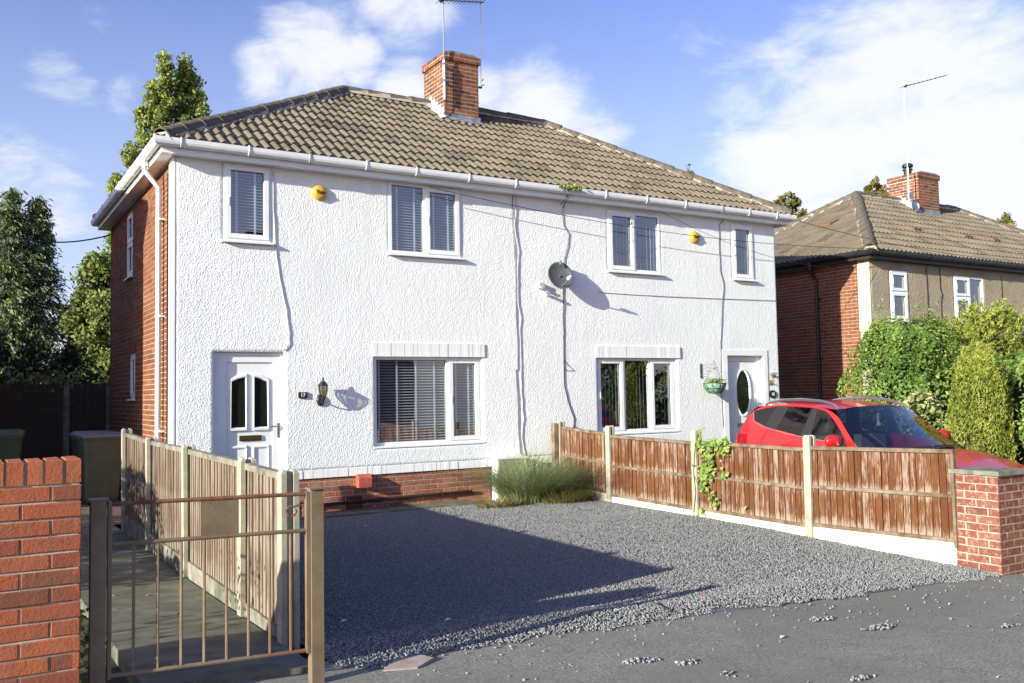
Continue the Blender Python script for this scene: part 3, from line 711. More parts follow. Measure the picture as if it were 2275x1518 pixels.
def house(root, S):
    loc = Vector(root.location)
    wins, doors = S['windows'], S['doors']
    ops = [(w_['x'][0], w_['x'][1], w_['z'][0], w_['z'][1]) for w_ in wins]+[(d['x'][0], d['x'][1], -.5, d['z']) for d in doors]
    PL = S['plinth']; ZE = 5.10; zb0 = S.get('zbase', -.3)
    # walls
    b = MB()
    for (a, c, e, f_) in rects_minus(0, W_, PL, ZE+.03, ops): b.box(a, 0, e, c, .22, f_)
    b.build('front_wall', S['reveal'], root)
    b = MB()
    pw = empty('plinth_wall', (0, 0, 0), parent=root)
    for (a, c, e, f_) in rects_minus(0, W_, zb0, PL, ops):
        b = MB(); b.box(a, .004, e, c, .22, f_); b.build('mortar_core', S['mortar'], pw)
    lay = brick_layout(W_, PL-S.get('band', .11)-zb0, [(o[0], o[1], o[2]-zb0, o[3]-zb0) for o in ops]+([(2.36, 2.61, .235-zb0, .44-zb0)] if S.get('airbrick') else []))
    lay = [(x, z, l_, h) for (x, z, l_, h) in lay]
    lay_bricks(pw, face_T((0, -.001, zb0), 0), lay, S['plbrick'], S['plbrick'], depth=.03, limit=S.get('plimit', 0), key=lambda t: abs(t[0]-3.0)+(5 if t[1]+zb0 < g1(loc.x+t[0], loc.y)-loc.z-.05 else 0)) if S.get('plimit') else lay_bricks(pw, face_T((0, -.001, zb0), 0), lay, S['plbrick'], S['plbrickA'], depth=.03, limit=0)
    # side and back walls
    sops = S.get('side_windows', [])
    b = MB()
    so_ = [(D_-w_['y'][1], D_-w_['y'][0], w_['z'][0], w_['z'][1]) for w_ in sops]
    T = face_T((0, D_, 0), -math.pi/2)
    for (a, c, e, f_) in rects_minus(0, D_-.223, zb0, ZE+.03, so_): b.box(a, 0, e, c, .22, f_, T=T)
    sw = b.build('side_wall', S['mortar'], root)
    qx = S['quoin']
    lay = brick_layout(D_-qx, ZE-zb0-.02, [(o[0], o[1], o[2]-zb0, o[3]-zb0) for o in so_], bond='stretcher')
    if S['quoin_z'] > PL: lay += [(x, z, l_, h) for (x, z, l_, h) in [(D_-qx+q[0], q[1], q[2], q[3]) for q in brick_layout(qx, S['quoin_z']-zb0-.1)]]
    lay_bricks(sw, face_T((-.0045, D_, zb0), -math.pi/2), lay, S['sidebrick'], S['sidebrickA'], depth=.04, limit=S.get('slimit', 0), key=lambda t: -t[0])
    b = MB(); b.box(W_-.22, .222, zb0, W_, D_-.222, ZE+.03); b.build('side_wall', S['mortar'], root)
    b = MB(); b.box(0.0, D_-.22, zb0, W_, D_, ZE+.03); b.build('back_wall', S['sidebrickA'], root)
    b = MB(); b.box(-.028, -.0275, S['quoin_z'], -.0005, qx, ZE+.02); b.build('corner_strip', S['quoinmat'], root)
    if S.get('plimit'):
        b = MB(); b.box(-.02, -.012, zb0, 0, qx-.005, S['quoin_z']-.001); b.build('corner_base', S['quoinmat'], root)
    # render
    render_face('render', root, 0.0, W_, PL, ZE+.02, ops, S['step'], S['amp'], S['render'], seed=S.get('seed', 1))
    # projecting course of painted blocks under the render
    if S.get('band'):
        gaps = [(d['x'][0]-.0, d['x'][1]+.0) for d in doors]; x = 0.004; k = 0; me = []
        for j in range(4):
            bb = MB(); o_ = .024+.0012*j
            bb.add([(0, .02, 0), (.071, .02, 0), (.071, .02, .125), (0, .02, .125), (0, -o_, 0), (.071, -o_, 0), (.071, -o_*.75, .112), (0, -o_*.75, .112)], [(0, 1, 5, 4), (4, 5, 6, 7), (7, 6, 2, 3), (0, 4, 7, 3), (1, 2, 6, 5)]); me.append(bb.mesh('painted_brick', S['bandmat']))
        while x < W_-.05:
            if not any(g_[0] < x+.0355 < g_[1] for g_ in gaps):
                o = link('painted_brick', me[k % 4 if random.random() < .6 else random.randrange(4)], root); o.location = (x, random.uniform(-.003, .003), PL-.112)
            x += .0745; k += 1
    for w_ in wins:
        if w_.get('lintel'):
            a, c = w_['x'][0]-.04, w_['x'][1]+.06; x = a; z_ = w_['z'][1]
            lm = []
            for j in range(3):
                bb = MB(); o_ = .045+.0012*j; bb.box(0, -o_, 0, w_['lintel'], .01, .205); lm.append(bb.mesh('painted_brick', S['bandmat']))
            bb = MB(); bb.box(a+.003, -.040, z_+.003, c-.003, -.0045, z_+.2); lin = bb.build('lintel', S['bandmat'], root)
            while x < c-.02:
                o = link('painted_brick', random.choice(lm), lin); o.location = (x, random.uniform(-.002, .002), z_+.001); x += w_['lintel']+.005
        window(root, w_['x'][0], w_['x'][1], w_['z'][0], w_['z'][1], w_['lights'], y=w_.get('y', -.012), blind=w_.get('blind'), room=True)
    for w_ in sops:
        yl, yh = D_-w_['y'][1], D_-w_['y'][0]
        window(root, yl, yh, w_['z'][0], w_['z'][1], w_['lights'](yl, yh), T=face_T((0, D_, 0), -math.pi/2), y=.01, handle=False)
    # eaves
    b = MB(); b.grid([ring(.19, 5.095), ring(.001, 5.095)], close=True); b.grid([ring(.20, 5.22), ring(.001, 5.22)], close=True); b.build('soffit', S['soffit'], root)
    b = MB(); b.grid([ring(.185, 5.085), ring(.205, 5.085), ring(.205, 5.24), ring(.185, 5.24), ring(.185, 5.085)], close=True); b.build('fascia', S['fascia'], root)
    gp = [(.208, 5.265), (.208, 5.20), (.222, 5.175), (.25, 5.16), (.28, 5.163), (.305, 5.185), (.315, 5.215), (.318, 5.268), (.31, 5.27), (.307, 5.22), (.298, 5.195), (.275, 5.173), (.25, 5.17), (.226, 5.182), (.215, 5.205), (.214, 5.265), (.208, 5.265)]
    b = MB(); b.grid([ring(o_, z_) for o_, z_ in gp], close=True); b.build('gutter', S['gutter'], root)
    cp = MB(); cp.tube([(0, -.206, 5.272), (0, -.212, 5.195), (0, -.23, 5.165), (0, -.255, 5.152), (0, -.285, 5.156), (0, -.312, 5.18), (0, -.323, 5.215), (0, -.326, 5.278), (0, -.300, 5.285)], .0055, 4); cpm = cp.mesh('gutter_clip', S['gutter'])
    for x in S['clips']:
        for dx_ in ((0,) if x > 0 else (0, .02)):
            o = link('gutter_clip', cpm, root); o.location = (abs(x)-.0+dx_*0, 0, 0); o.scale = (2.6, 1, 1)
    for y in (.5, 1.6, 2.6, 3.6, 4.6, 5.6):
        o = link('gutter_clip', cpm, root); o.rotation_euler = (0, 0, -math.pi/2); o.location = (0, y, 0); o.scale = (2.6, 1, 1)
    # roof
    AX = 3.50; E_ = .262; ze, zr = 5.255, 7.40
    deck = MB(); e = ring(E_, ze-.03); deck.add(e+[(AX, D_/2, zr-.03), (W_-AX, D_/2, zr-.03)], [(0, 1, 5, 4), (1, 2, 5), (2, 3, 4, 5), (3, 0, 4), (3, 2, 1, 0)])
    roof = deck.build('roof', WOODR, root)
    run_y = D_/2+E_; run = math.hypot(run_y, zr-ze); Wd = W_+2*E_; a = (AX+E_)/run
    mt, mtA = TILE, TILE_A
    q1, q2 = S['tiles']
    roof_slope(roof, (-E_, -E_, ze), (1, 0, 0), (0, run_y, zr-ze), Wd, run, a, a, q1, loc, mt, mtA)
    runx = math.hypot(AX+E_, zr-ze); Dd = D_+2*E_; ax = (Dd/2)/runx
    roof_slope(roof, (-E_, D_+E_, ze), (0, -1, 0), (AX+E_, 0, zr-ze), Dd, runx, ax, ax, q2, loc, mt, mtA)
    roof_slope(roof, (W_+E_, -E_, ze), (0, 1, 0), (-(AX+E_), 0, zr-ze), Dd, runx, ax, ax, 0, loc, mt, mtA)
    roof_slope(roof, (W_+E_, D_+E_, ze), (-1, 0, 0), (0, -run_y, zr-ze), Wd, run, a, a, 0, loc, mt, mtA)
    A1, A2 = Vector((AX, D_/2, zr+.045)), Vector((W_-AX, D_/2, zr+.045))
    for c, apx in zip(ring(E_-.03, ze+.055), (A1, A2, A2, A1)): cap_run(roof, c, apx)
    cap_run(roof, A1, A2)
    if S.get('chimney'):
        c = S['chimney']; ch = chimney(root, c[0], c[1], c[2], c[3], c[4], c[5], S.get('climit', 70), BR_CH)
        sl_ = (zr-ze)/run_y; zf = ze+(c[2]+E_)*sl_; b = MB()
        # lead apron in front, stepped flashing on the side
        b.box(c[0]-.03, c[2]-.012, zf-.02, c[1]+.03, c[2]-.002, zf+.13)
        b.add([(c[0]-.05, c[2]-.01, zf+.06), (c[1]+.05, c[2]-.01, zf+.06), (c[1]+.06, c[2]-.16, zf-.045), (c[0]-.06, c[2]-.16, zf-.045)], [(0, 1, 2, 3)])
        b.build('lead_flashing', LEAD, ch)
        b = MB(); yr = D_/2
        pts = [(c[0]-.012, c[2]-.06, zf-.02), (c[0]-.012, yr, zr+.03)]
        n = 5
        for i in range(n):
            ya, yb = c[2]+(yr-c[2])*i/n, c[2]+(yr-c[2])*(i+1)/n; zt = ze+(yb+E_)*sl_+.16
            b.box(c[0]-.010-.0005*i, ya, ze+(ya+E_)*sl_-.1, c[0]-.002, yb, zt)
        b.add([(c[0]-.01, c[2]-.1, zf+.03), (c[0]-.01, yr, zr+.10), (c[0]-.15, yr, zr+.06), (c[0]-.13, c[2]-.1, zf-.02)], [(0, 1, 2, 3)])
        b.build('stepped_flashing', mat_noise2('weathered_lead_and_mortar', (.30, .30, .30), (.62, .60, .56), 9, .8, 60, .6), ch)
    return root
ALL_L = lambda a, b: [(a, b, False)]
# ------------------------------------------------------------ the houses
home = empty('semi_detached_house', (0, 0, 0), 'white roughcast pair of semi-detached houses numbered 17 and 18, hipped tiled roof', 'house')
Z5, Z6 = (1.097, 2.448), (1.127, 2.452)
SW = [dict(y=(3.36, 3.95), z=(3.88, 5.0), lights=lambda a, b: [(a+.045, b-.045, True, 3.96, 4.47), (a+.045, b-.045, True, 4.52, 4.955)]),
      dict(y=(3.05, 3.55), z=(1.86, 2.62), lights=lambda a, b: [(a+.045, b-.045, True, 1.94, 2.575)])]
OWN = dict(plinth=.835, band=.11, render=REND, reveal=SMOOTHW, mortar=MORT, plbrick=BR_PL, plbrickA=BR_PL, plimit=290, airbrick=True,
    sidebrick=BR_SIDE, sidebrickA=BR_SIDE_A, slimit=300, quoin=.26, quoin_z=.95, quoinmat=SMOOTHW, bandmat=SMOOTHW, step=.018, amp=.0016,
    soffit=UPVC, fascia=UPVC, gutter=GUT, tiles=(290, 0), chimney=(5.235, 5.965, 2.30, 3.15, 6.55, 8.27), climit=80, seed=4,
    clips=[-.02, .9, -1.75, 2.6, 3.4, 4.3, 5.15, -6.05, 6.35, 6.95, 7.85, 8.75, -9.65, 10.35, 11.1],
    windows=[dict(x=(.625, 1.275), z=(3.99, 5.092), lights=[(.67, 1.23, True)], blind='venetian', y=-.03),
             dict(x=(3.063, 4.285), z=(3.968, 5.088), lights=[(3.108, 3.63, False), (3.69, 4.24, True)], blind='venetian', y=-.03),
             dict(x=(7.174, 8.359), z=(3.932, 5.03), lights=[(7.22, 7.74, True), (7.80, 8.314, False)], blind='vertical', y=-.03),
             dict(x=(10.144, 10.712), z=(3.94, 5.03), lights=[(10.189, 10.667, True)], blind='vertical', y=-.03),
             dict(x=(2.817, 4.626), z=Z5, lights=[(2.862, 4.02, False), (4.08, 4.581, True)], blind='venetian', y=.03, lintel=.068),
             dict(x=(6.895, 8.671), z=Z6, lights=[(6.94, 7.47, True), (7.53, 8.06, False), (8.12, 8.626, True)], blind='vertical', y=.03, lintel=.068)],
    doors=[dict(x=(.501, 1.459), z=2.50), dict(x=(9.942, 10.881), z=2.495)], side_windows=SW)
house(home, OWN)
rg = np.random.default_rng(77); P = []
for _ in range(210):
    x = rg.uniform(7.0, 8.56); edge_ = rg.random() < .6
    z = 2.36-abs(rg.normal())*.12 if edge_ else rg.uniform(1.35, 2.3)
    if not edge_ and not (abs(x-7.05) < .05 or abs(x-8.3) < .16 or abs(x-7.75) < .06): continue
    P.append((x, .069+rg.random()*.01, z))
leafmesh('window_garland', np.array(P), .026, mat_leaf('garland_leaf', (.20, .05, .012), (.22, .20, .03), (.05, .12, .03), .2), nrm=np.tile([0, -1., 0], (len(P), 1)), jit=.5, parent=home, kind='stuff')
# deeper reveals and doors
def door(root, x0, x1, z0, z1, style):
    y = .055
    b = MB(); fw_ = .137 if style == 17 else .085; fl_ = .18 if style == 17 else .085
    b.box(x0, y, z0, x0+fl_, y+.07, z1); b.box(x1-fw_, y, z0, x1, y+.07, z1); b.box(x0+fl_, y+.001, z1-fw_, x1-fw_, y+.07, z1-.001)
    b.box(x0+.02, y-.012, z0, x0+.035, y, z1-.02); b.box(x1-.035, y-.012, z0, x1-.02, y, z1-.02); b.box(x0+.035, y-.012, z1-.035, x1-.035, y, z1-.02)
    d = b.build('door', UPVC, root)
    a, c, t = x0+fl_+.004, x1-fw_-.004, z1-fw_-.004
    b = MB(); b.box(a, y+.02, z0+.04, c, y+.062, t); b.build('door_leaf', UPVC, d)
    w = c-a
    def frame(poly, name, wd, out_, parent):  # raised moulding along a closed polygon (x, z)
        b = MB(); n = len(poly); cx = sum(p[0] for p in poly)/n; cz = sum(p[1] for p in poly)/n
        def ins(p, k): 
            dx, dz = cx-p[0], cz-p[1]; l_ = math.hypot(dx, dz); return (p[0]+dx/l_*k, p[1]+dz/l_*k)
        r0 = [(p[0], y+.021, p[1]) for p in poly]; r1 = [(ins(p, wd*.3)[0], y+.02-out_, ins(p, wd*.3)[1]) for p in poly]
        r2 = [(ins(p, wd*.75)[0], y+.02-out_, ins(p, wd*.75)[1]) for p in poly]; r3 = [(ins(p, wd)[0], y+.019, ins(p, wd)[1]) for p in poly]
        b.grid([r0, r1, r2, r3], close=True); b.build(name, UPVC, parent, fix=True)
        return r3
    if style == 17:
        for s in (0, 1):
            xa, xb = (a+.08*w, a+.44*w) if s == 0 else (a+.575*w, a+.92*w)
            zt, zb = t-.190, t-.945
            hi, lo = zt+.045, zt-.02
            poly = [(xa, zb), (xb, zb), (xb, hi if s == 0 else lo), ((xa+xb)/2, (hi+lo)/2+.012), (xa, lo if s == 0 else hi)]
            r3 = frame(poly, 'glazing_moulding', .06, .028, d)
            b = MB(); b.add([(p[0], y+.018, p[2]) for p in r3], [tuple(range(len(r3)))]); b.build('door_glass', DGLASS, d)
            frame([(xa, z0+.12), (xb, z0+.12), (xb, t-1.13), (xa, t-1.13)], 'panel_moulding', .05, .018, d)
        b = MB(); b.box(a+.28*w, y+.004, t-1.072, a+.75*w, y+.02, t-.998); b.box(a+.30*w, y-.002, t-1.06, a+.73*w, y+.004, t-1.01); b.build('letterbox', BRASS, d)
        hx = x1-.065
        b = MB(); b.box(hx-.014, y-.012, t-1.04, hx+.014, y, t-.84); b.tube([(hx, y-.01, t-.885), (hx, y-.05, t-.885), (hx-.02, y-.055, t-.883), (hx-.12, y-.05, t-.89)], .009, 6); b.build('handle', METAL, d)
    else:
        cx, cz = (a+c)/2, t-.60; n = 28
        poly = [(cx+.22*math.cos(2*math.pi*k/n), cz+.47*math.sin(2*math.pi*k/n)) for k in range(n)]
        r3 = frame(poly, 'glazing_moulding', .055, .026, d)
        b = MB(); b.add([(p[0], y+.018, p[2]) for p in r3], [tuple(range(n))]); b.build('door_glass', DGLASS, d)
        b = MB(); b.box(cx-.16, y+.0, t-1.24, cx+.16, y+.02, t-1.18); b.build('letterbox', METAL, d)
        b = MB(); b.box(x1-.064, y-.012, t-1.15, x1-.036, y, t-.95); b.tube([(x1-.05, y-.01, t-1.0), (x1-.05, y-.05, t-1.0), (x1-.17, y-.05, t-1.0)], .009, 6); b.build('handle', METAL, d)
    b = MB(); b.box(x0, -.09, z0-.09, x1, y+.02, z0+.035); b.build('door_sill', CONC, d)
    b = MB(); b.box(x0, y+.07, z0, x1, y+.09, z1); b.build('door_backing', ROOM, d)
door(home, .501, 1.459, .44, 2.498, 17); door(home, 9.942, 10.881, .40, 2.493, 18)
b = MB(); b.box(9.80, -.040, .9, 9.925, -.001, 2.62); b.box(9.9251, -.040, 2.51, 10.99, -.001, 2.62); b.box(10.90, -.0405, .9, 10.99, -.001, 2.509)
b.build('door_surround', SMOOTHW, home)
# brick arch over the small side window, and air brick
ab = MB(); ab.box(0, 0, 0, .065, .03, .21); abm = ab.mesh('brick', BR_SIDE)
for i in range(8):
    o = link('brick', abm, home); o.matrix_local = face_T((-.012, 3.60-.075*i, 2.63), -math.pi/2)
b = MB(); x0, z0, ww, hh = 2.365, .24, .235, .195; nx_, nz_ = 6, 3
fr = simple('air_brick_clay', (.20, .10, .07), .85, .2)
for i in range(nx_+1):
    x = x0+ww*i/nx_; b.box(x-.006, -.022, z0, x+.006, -.003, z0+hh)
for j in range(nz_+1):
    z = z0+hh*j/nz_; b.box(x0-.006, -.0225, z-.007, x0+ww+.006, -.0025, z+.007)
b.build('air_brick', fr, home)
b = MB(); b.box(x0, -.002, z0, x0+ww, .002, z0+hh); b.build('air_brick_back', DARKM, home)
# downpipe with offset and clips on the side wall
def downpipe(root, mt, y, zbot, ztop=5.17, sq=.033):
    b = MB(); pts = [(-.262, y, ztop+.03), (-.262, y, ztop-.13), (-.075, y, ztop-.36), (-.075, y, zbot)]
    b.tube(pts, [sq*1.15]*4, 10); b.tube([(-.262, y, ztop+.02), (-.262, y, ztop-.08)], .05, 10)
    p = b.build('downpipe', mt, root, smooth=False)
    for z in (4.35, 3.0, 1.42):
        c = MB(); c.tube([(-.075, y, z), (-.075, y, z+.04)], sq*1.35, 10); c.box(-.076, y-.075, z+.005, -.0, y+.075, z+.03); c.build('pipe_clip', mt, p)
downpipe(home, GUT, .72, .3)
b = MB(); b.tube([(-.012, .40, 4.95), (-.014, .41, 3), (-.012, .395, .4)], .011, 5); b.build('side_cable', CABLEB, home)
# ---- neighbour on the right
nb_root = empty('semi_detached_house', (14.2, 0, -.50), 'brown pebbledashed semi-detached house behind the hedges, with black gutters and cream corner', 'house')
def mirror(ws):
    return ws+[dict(w_, x=(W_-w_['x'][1], W_-w_['x'][0]), lights=[(W_-l[1], W_-l[0])+tuple(l[2:]) for l in w_['lights']][::-1]) for w_ in ws]
NBW = [dict(x=(.66, 1.26), z=(3.78, 4.90), lights=[(.705, 1.215, True, 3.86, 4.40), (.705, 1.215, True, 4.47, 4.855)], y=-.03),
       dict(x=(2.98, 4.15), z=(3.78, 4.90), lights=[(3.025, 3.56, True, 3.86, 4.38), (3.025, 3.56, True, 4.45, 4.855), (3.62, 4.105, False, 3.86, 4.855)], blind=None, y=-.03),
       dict(x=(2.8, 4.6), z=(1.1, 2.45), lights=[(2.845, 3.8, False), (3.86, 4.555, True)], y=.03)]
NB = dict(OWN, plinth=3.56, band=.11, render=DASH, reveal=DASH, mortar=MORT, plbrick=BR_SIDE, plbrickA=BR_SIDE_A, plimit=0, airbrick=False, slimit=0, quoin=.27, quoin_z=3.56,
    quoinmat=CREAMQ, bandmat=CREAMQ, step=.03, amp=.003, soffit=BLACKP, fascia=simple('dark_brown_fascia', (.03, .022, .02), .5), gutter=BLACKP, tiles=(170, 128), climit=90, chimney=(5.25, 6.15, 2.30, 3.2, 6.5, 8.10),
    windows=mirror(NBW), doors=[dict(x=(.5, 1.4), z=2.5), dict(x=(W_-1.4, W_-.5), z=2.5)], side_windows=[], seed=21)
house(nb_root, NB)
door(nb_root, .5, 1.4, .4, 2.498, 18); door(nb_root, W_-1.4, W_-.5, .4, 2.498, 18)
downpipe(nb_root, BLACKP, 1.35, -.2)
# clay vent tiles on the neighbour's roof
VT = simple('clay_vent_tile', (.20, .10, .065), .8)
for (x, y, ax) in [(3.15, .95, 0), (5.15, .9, 0), (6.4, .9, 0), (None, 2.35, 1)]:
    b = MB()
    if ax == 0:
        z = 5.255+(y+.262)*.672
        b.add([(x-.15, y, z+.04), (x+.15, y, z+.04), (x+.15, y-.02, z+.10), (x-.15, y-.02, z+.10), (x-.15, y+.33, z+.26), (x+.15, y+.33, z+.26)], [(0, 1, 2, 3), (3, 2, 5, 4), (0, 3, 4), (1, 5, 2)])
    else:
        x = 1.55; z = 5.255+(x+.262)*.57
        b.add([(x, y-.15, z+.04), (x, y+.15, z+.04), (x-.02, y+.15, z+.10), (x-.02, y-.15, z+.10), (x+.33, y-.15, z+.24), (x+.33, y+.15, z+.24)], [(0, 1, 2, 3), (3, 2, 5, 4), (0, 3, 4), (1, 5, 2)])
    b.build('vent_tile', VT, nb_root)
b = MB(); b.tube([(1.95, -.035, 5.05), (1.96, -.037, 4.3), (1.955, -.035, 3.4)], .009, 5); b.tube([(2.45, -.035, 5.05), (2.44, -.037, 4.6), (2.50, -.037, 4.45), (2.45, -.035, 4.25), (2.46, -.035, 3.4)], .009, 5); b.tube([(4.9, -.035, 5.0), (4.9, -.035, 3.5)], .009, 5)
b.build('wall_cable', CABLEB, nb_root)
b = MB(); b.lathe([(.10, 0), (.10, .16), (.13, .17), (.13, .2), (.07, .21), (.07, .24), (.14, .25), (.14, .32), (.10, .35)], (5.40, 2.7, 8.07), 12); b.build('flue_cowl', DARKM, nb_root)
# ---- house on the left (its shadow falls over the side alley) and the one across the street (seen in the windows)
lf_root = empty('semi_detached_house', (-3.35-W_, 1.45, .45), 'brick semi-detached house standing on the higher plot beyond the side alley', 'house')
LF = dict(NB, step=.25, amp=.004, tiles=(0, 0), climit=0, slimit=0, windows=mirror([dict(NBW[0], blind=None)]), doors=[], chimney=(5.25, 6.15, 2.3, 3.2, 6.5, 8.1), clips=[])
house(lf_root, LF)
op_root = empty('semi_detached_house', (13.4, -21.0, .35), 'brick semi-detached house standing across the street', 'house'); op_root.rotation_euler = (0, 0, math.pi)
house(op_root, LF)

# ------------------------------------------------------------ small things fixed to the front wall
def text_mesh(s, size, mt, T, parent, name='lettering', depth=.001, bold=.0):
    cu = bpy.data.curves.new(name, 'FONT'); cu.body = s; cu.size = size; cu.align_x = 'CENTER'; cu.align_y = 'CENTER'; cu.extrude = depth; cu.offset = bold
    t = bpy.data.objects.new('tmp', cu); COL.objects.link(t); bpy.context.view_layer.update()
    me = bpy.data.meshes.new_from_object(t.evaluated_get(bpy.context.evaluated_depsgraph_get())); bpy.data.objects.remove(t)
    me.materials.clear(); me.materials.append(mt); o = link(name, me, parent); o.matrix_local = T; return o
RX = Matrix.Rotation(R(90), 4, 'X')
YEL = simple('alarm_yellow', (.58, .36, .035), .45, .4, var=.1, sc_=12); WH = simple('white_lettering', (.8, .8, .78), .6)
def alarm(px, py, label):
    p = unp(px, py, 1, -.06); e = empty('alarm_box', (p.x, -.0, p.z), label, 'alarm box', 'round yellow alarm boxes high on the front wall')
    b = MB(); b.lathe([(.112, .02), (.112, .035), (.108, .055), (.095, .072), (.06, .083), (.0, .087)], (0, 0, 0), 28, T=RX); b.build('cover', YEL, e, smooth=True)
    b = MB(); b.lathe([(.116, .0), (.116, .024), (.10, .026)], (0, 0, 0), 28, T=RX); b.build('backplate', simple('alarm_base', (.10, .09, .05), .5), e)
    text_mesh('Yale', .078, DARKM, Matrix.Translation((0, -.090, 0)) @ RX, e, bold=.0016)
alarm(711, 428, 'larger round yellow alarm box, beside the narrow upstairs window over the panelled door')
alarm(1545, 527, 'round yellow alarm box further along the wall, past the satellite dish')
# numbers
p = unp(673, 878, 1, -.045); e = empty('house_number_plate', (p.x, -.03, p.z), 'small black rectangular plate with a white 17 beside the door', 'house number')
b = MB(); b.box(-.062, -.020, -.042, .062, 0, .042); b.build('plate', DARKM, e); text_mesh('17', .072, WH, Matrix.Translation((0, -.0215, 0)) @ RX, e, bold=.0012)
p = unp(1717, 876, 1, -.045); e = empty('house_number_plate', (p.x, -.03, p.z), 'black oval plate with a white 18 at the right end of the wall', 'house number')
b = MB(); b.lathe([(.10, 0), (.10, .018), (.092, .022)], (0, 0, 0), 28, T=RX); ov = b.build('plate', DARKM, e); ov.scale = (1, 1, .78); text_mesh('18', .088, WH, Matrix.Translation((0, -.0235, 0)) @ RX, e, bold=.002)
# coach lantern
e = empty('wall_lantern', (1.975, 0, 1.90), 'black coach lantern with clear glass panes on a bracket, beside the 17 plate', 'wall lamp')
b = MB(); b.lathe([(.055, .0), (.058, .02), (.04, .035), (.0, .04)], (0, -.022, -.08), 12, T=RX, sy=1.5); b.build('wall_plate', DARKM, e)
b = MB(); b.tube([(0, -.05, -.09), (0, -.10, -.115), (0, -.14, -.10), (0, -.155, -.06)], .011, 6); b.build('bracket', DARKM, e)
b = MB(); b.lathe([(.012, -.08), (.03, -.06), (.035, -.035), (.04, -.03)], (0, -.155, 0), 12); b.lathe([(.075, .125), (.078, .13), (.05, .165), (.03, .185), (.012, .195), (.012, .205), (.016, .215), (.004, .25)], (0, -.155, 0), 6)
for k in range(6):
    a = math.pi*k/3; b.tube([(.036*math.cos(a), -.155+.036*math.sin(a), -.032), (.056*math.cos(a), -.155+.056*math.sin(a), .03), (.065*math.cos(a), -.155+.065*math.sin(a), .07), (.063*math.cos(a), -.155+.063*math.sin(a), .128)], .005, 4)
b.build('lantern_frame', DARKM, e)
b = MB(); b.lathe([(.032, -.03), (.052, .03), (.061, .07), (.059, .126)], (0, -.155, 0), 12); b.build('lantern_glass', mat_glass('lantern_glass', (.6, .58, .5), 1.4), e, smooth=True)
b = MB(); b.lathe([(.012, -.03), (.022, .01), (.026, .04), (.018, .07), (.0, .08)], (0, -.155, 0), 10); b.build('bulb', simple('bulb_white', (.3, .29, .25), .4), e)
# satellite dish
p = unp(1246, 612, 1, -.20); e = empty('satellite_dish', (p.x, 0, p.z), 'dark grey mesh satellite dish on the wall between the two houses', 'satellite dish')
nd = Vector((-.22, -1, .38)).normalized(); TD = nd.to_track_quat('Z', 'Y').to_matrix().to_4x4(); TD.translation = Vector((0, -.20, 0))
b = MB(); b.lathe([(.001, -.055), (.08, -.050), (.15, -.035), (.20, -.015), (.232, .004), (.236, .002), (.236, -.004), (.20, -.023), (.15, -.043), (.08, -.058), (.001, -.063)], (0, 0, 0), 36, T=TD, sx=.94, sy=1.06)
b.v = [tuple(Vector(v)) for v in b.v]; ds = b.build('dish', simple('dish_grey', (.085, .09, .095), .45, .4, .2), e, smooth=True)

lnb = TD.to_3x3() @ Vector((.11, -.24, 0)); base = Vector((0, -.20, 0))
bot = base+Vector((.0, .0, -.22)); tip = base+nd*.33+Vector((.05, .02, -.17))
b = MB(); b.tube([bot+Vector((0, .03, .02)), bot*.6+tip*.4, tip], .012, 6); b.build('feed_arm', METAL, e)
b = MB(); b.tube([tip-nd*.03, tip-nd*.075], [.028, .03], 10); b.tube([tip+nd*.02, tip-nd*.03], .018, 8); b.build('receiver', UPVC, e)
b = MB(); b.tube([base+Vector((0, .02, -.0)), base+Vector((.02, .14, -.05)), (0.03, -.03, -.02)], .018, 8); b.box(-.05, -.04, -.12, .09, -.022, .09); b.tube([base+Vector((0, .0, .17)), base+Vector((.02, .02, .25))], .02, 6); b.build('wall_mount', METAL, e)
p = unp(1201, 635, 1, -.05)
b = MB(); b.box(-.045, -.10, -.045, .045, -.02, .045); b.box(-.03, -.13, -.055, .03, -.09, -.02); o = b.build('sensor_box', simple('sensor_grey', (.42, .42, .38), .5), loc=(p.x, 0, p.z)); tag(o, 'small pale grey sensor box to the left of the satellite dish', 'sensor')
p = unp(1215, 655, 1, -.08); e = empty('security_camera', (p.x, 0, p.z), 'small white bullet camera below and left of the satellite dish', 'camera')
b = MB(); b.tube([(-.05, -.16, .02), (.05, -.06, -.0)], .026, 10); b.build('camera_body', UPVC, e)
b = MB(); b.tube([(-.056, -.166, .022), (-.05, -.16, .02)], .02, 10); b.build('lens', DARKM, e)
b = MB(); b.tube([(0, -.10, 0), (.02, -.02, -.01)], .012, 6); b.build('bracket', UPVC, e)
# cables down the front
def cable(pts, label, mt=CABLE, r=.008, y=-.036, wig=.008, name='cable', group='cables clipped down the front wall'):
    P = [unp(a, c, 1, y) for a, c in pts]; out = []
    for i in range(len(P)-1):
        for k in range(8):
            t = k/8; q = P[i].lerp(P[i+1], t); wv = wig*mn.noise((q.z*5, q.x, len(pts)))
            out.append((q.x+wv, y-abs(wv)*.4, q.z))
    out.append(tuple(P[-1])); b = MB(); b.tube(out, r, 5); o = b.build(name, mt); return tag(o, label, 'cable', group)
cable([(606, 380), (608, 470), (613, 560), (622, 620), (636, 690), (642, 740), (640, 765), (628, 778)], 'cable running down from the small upstairs window to above door 17', simple('whitish_cable', (.50, .50, .50), .6), .007)
cable([(1140, 405), (1138, 470), (1140, 520), (1146, 600), (1147, 700), (1150, 760), (1151, 822), (1146, 823), (1151, 900), (1152, 960), (1157, 1010)], 'left one of the twin cables down the middle of the wall', CABLE, .0065)
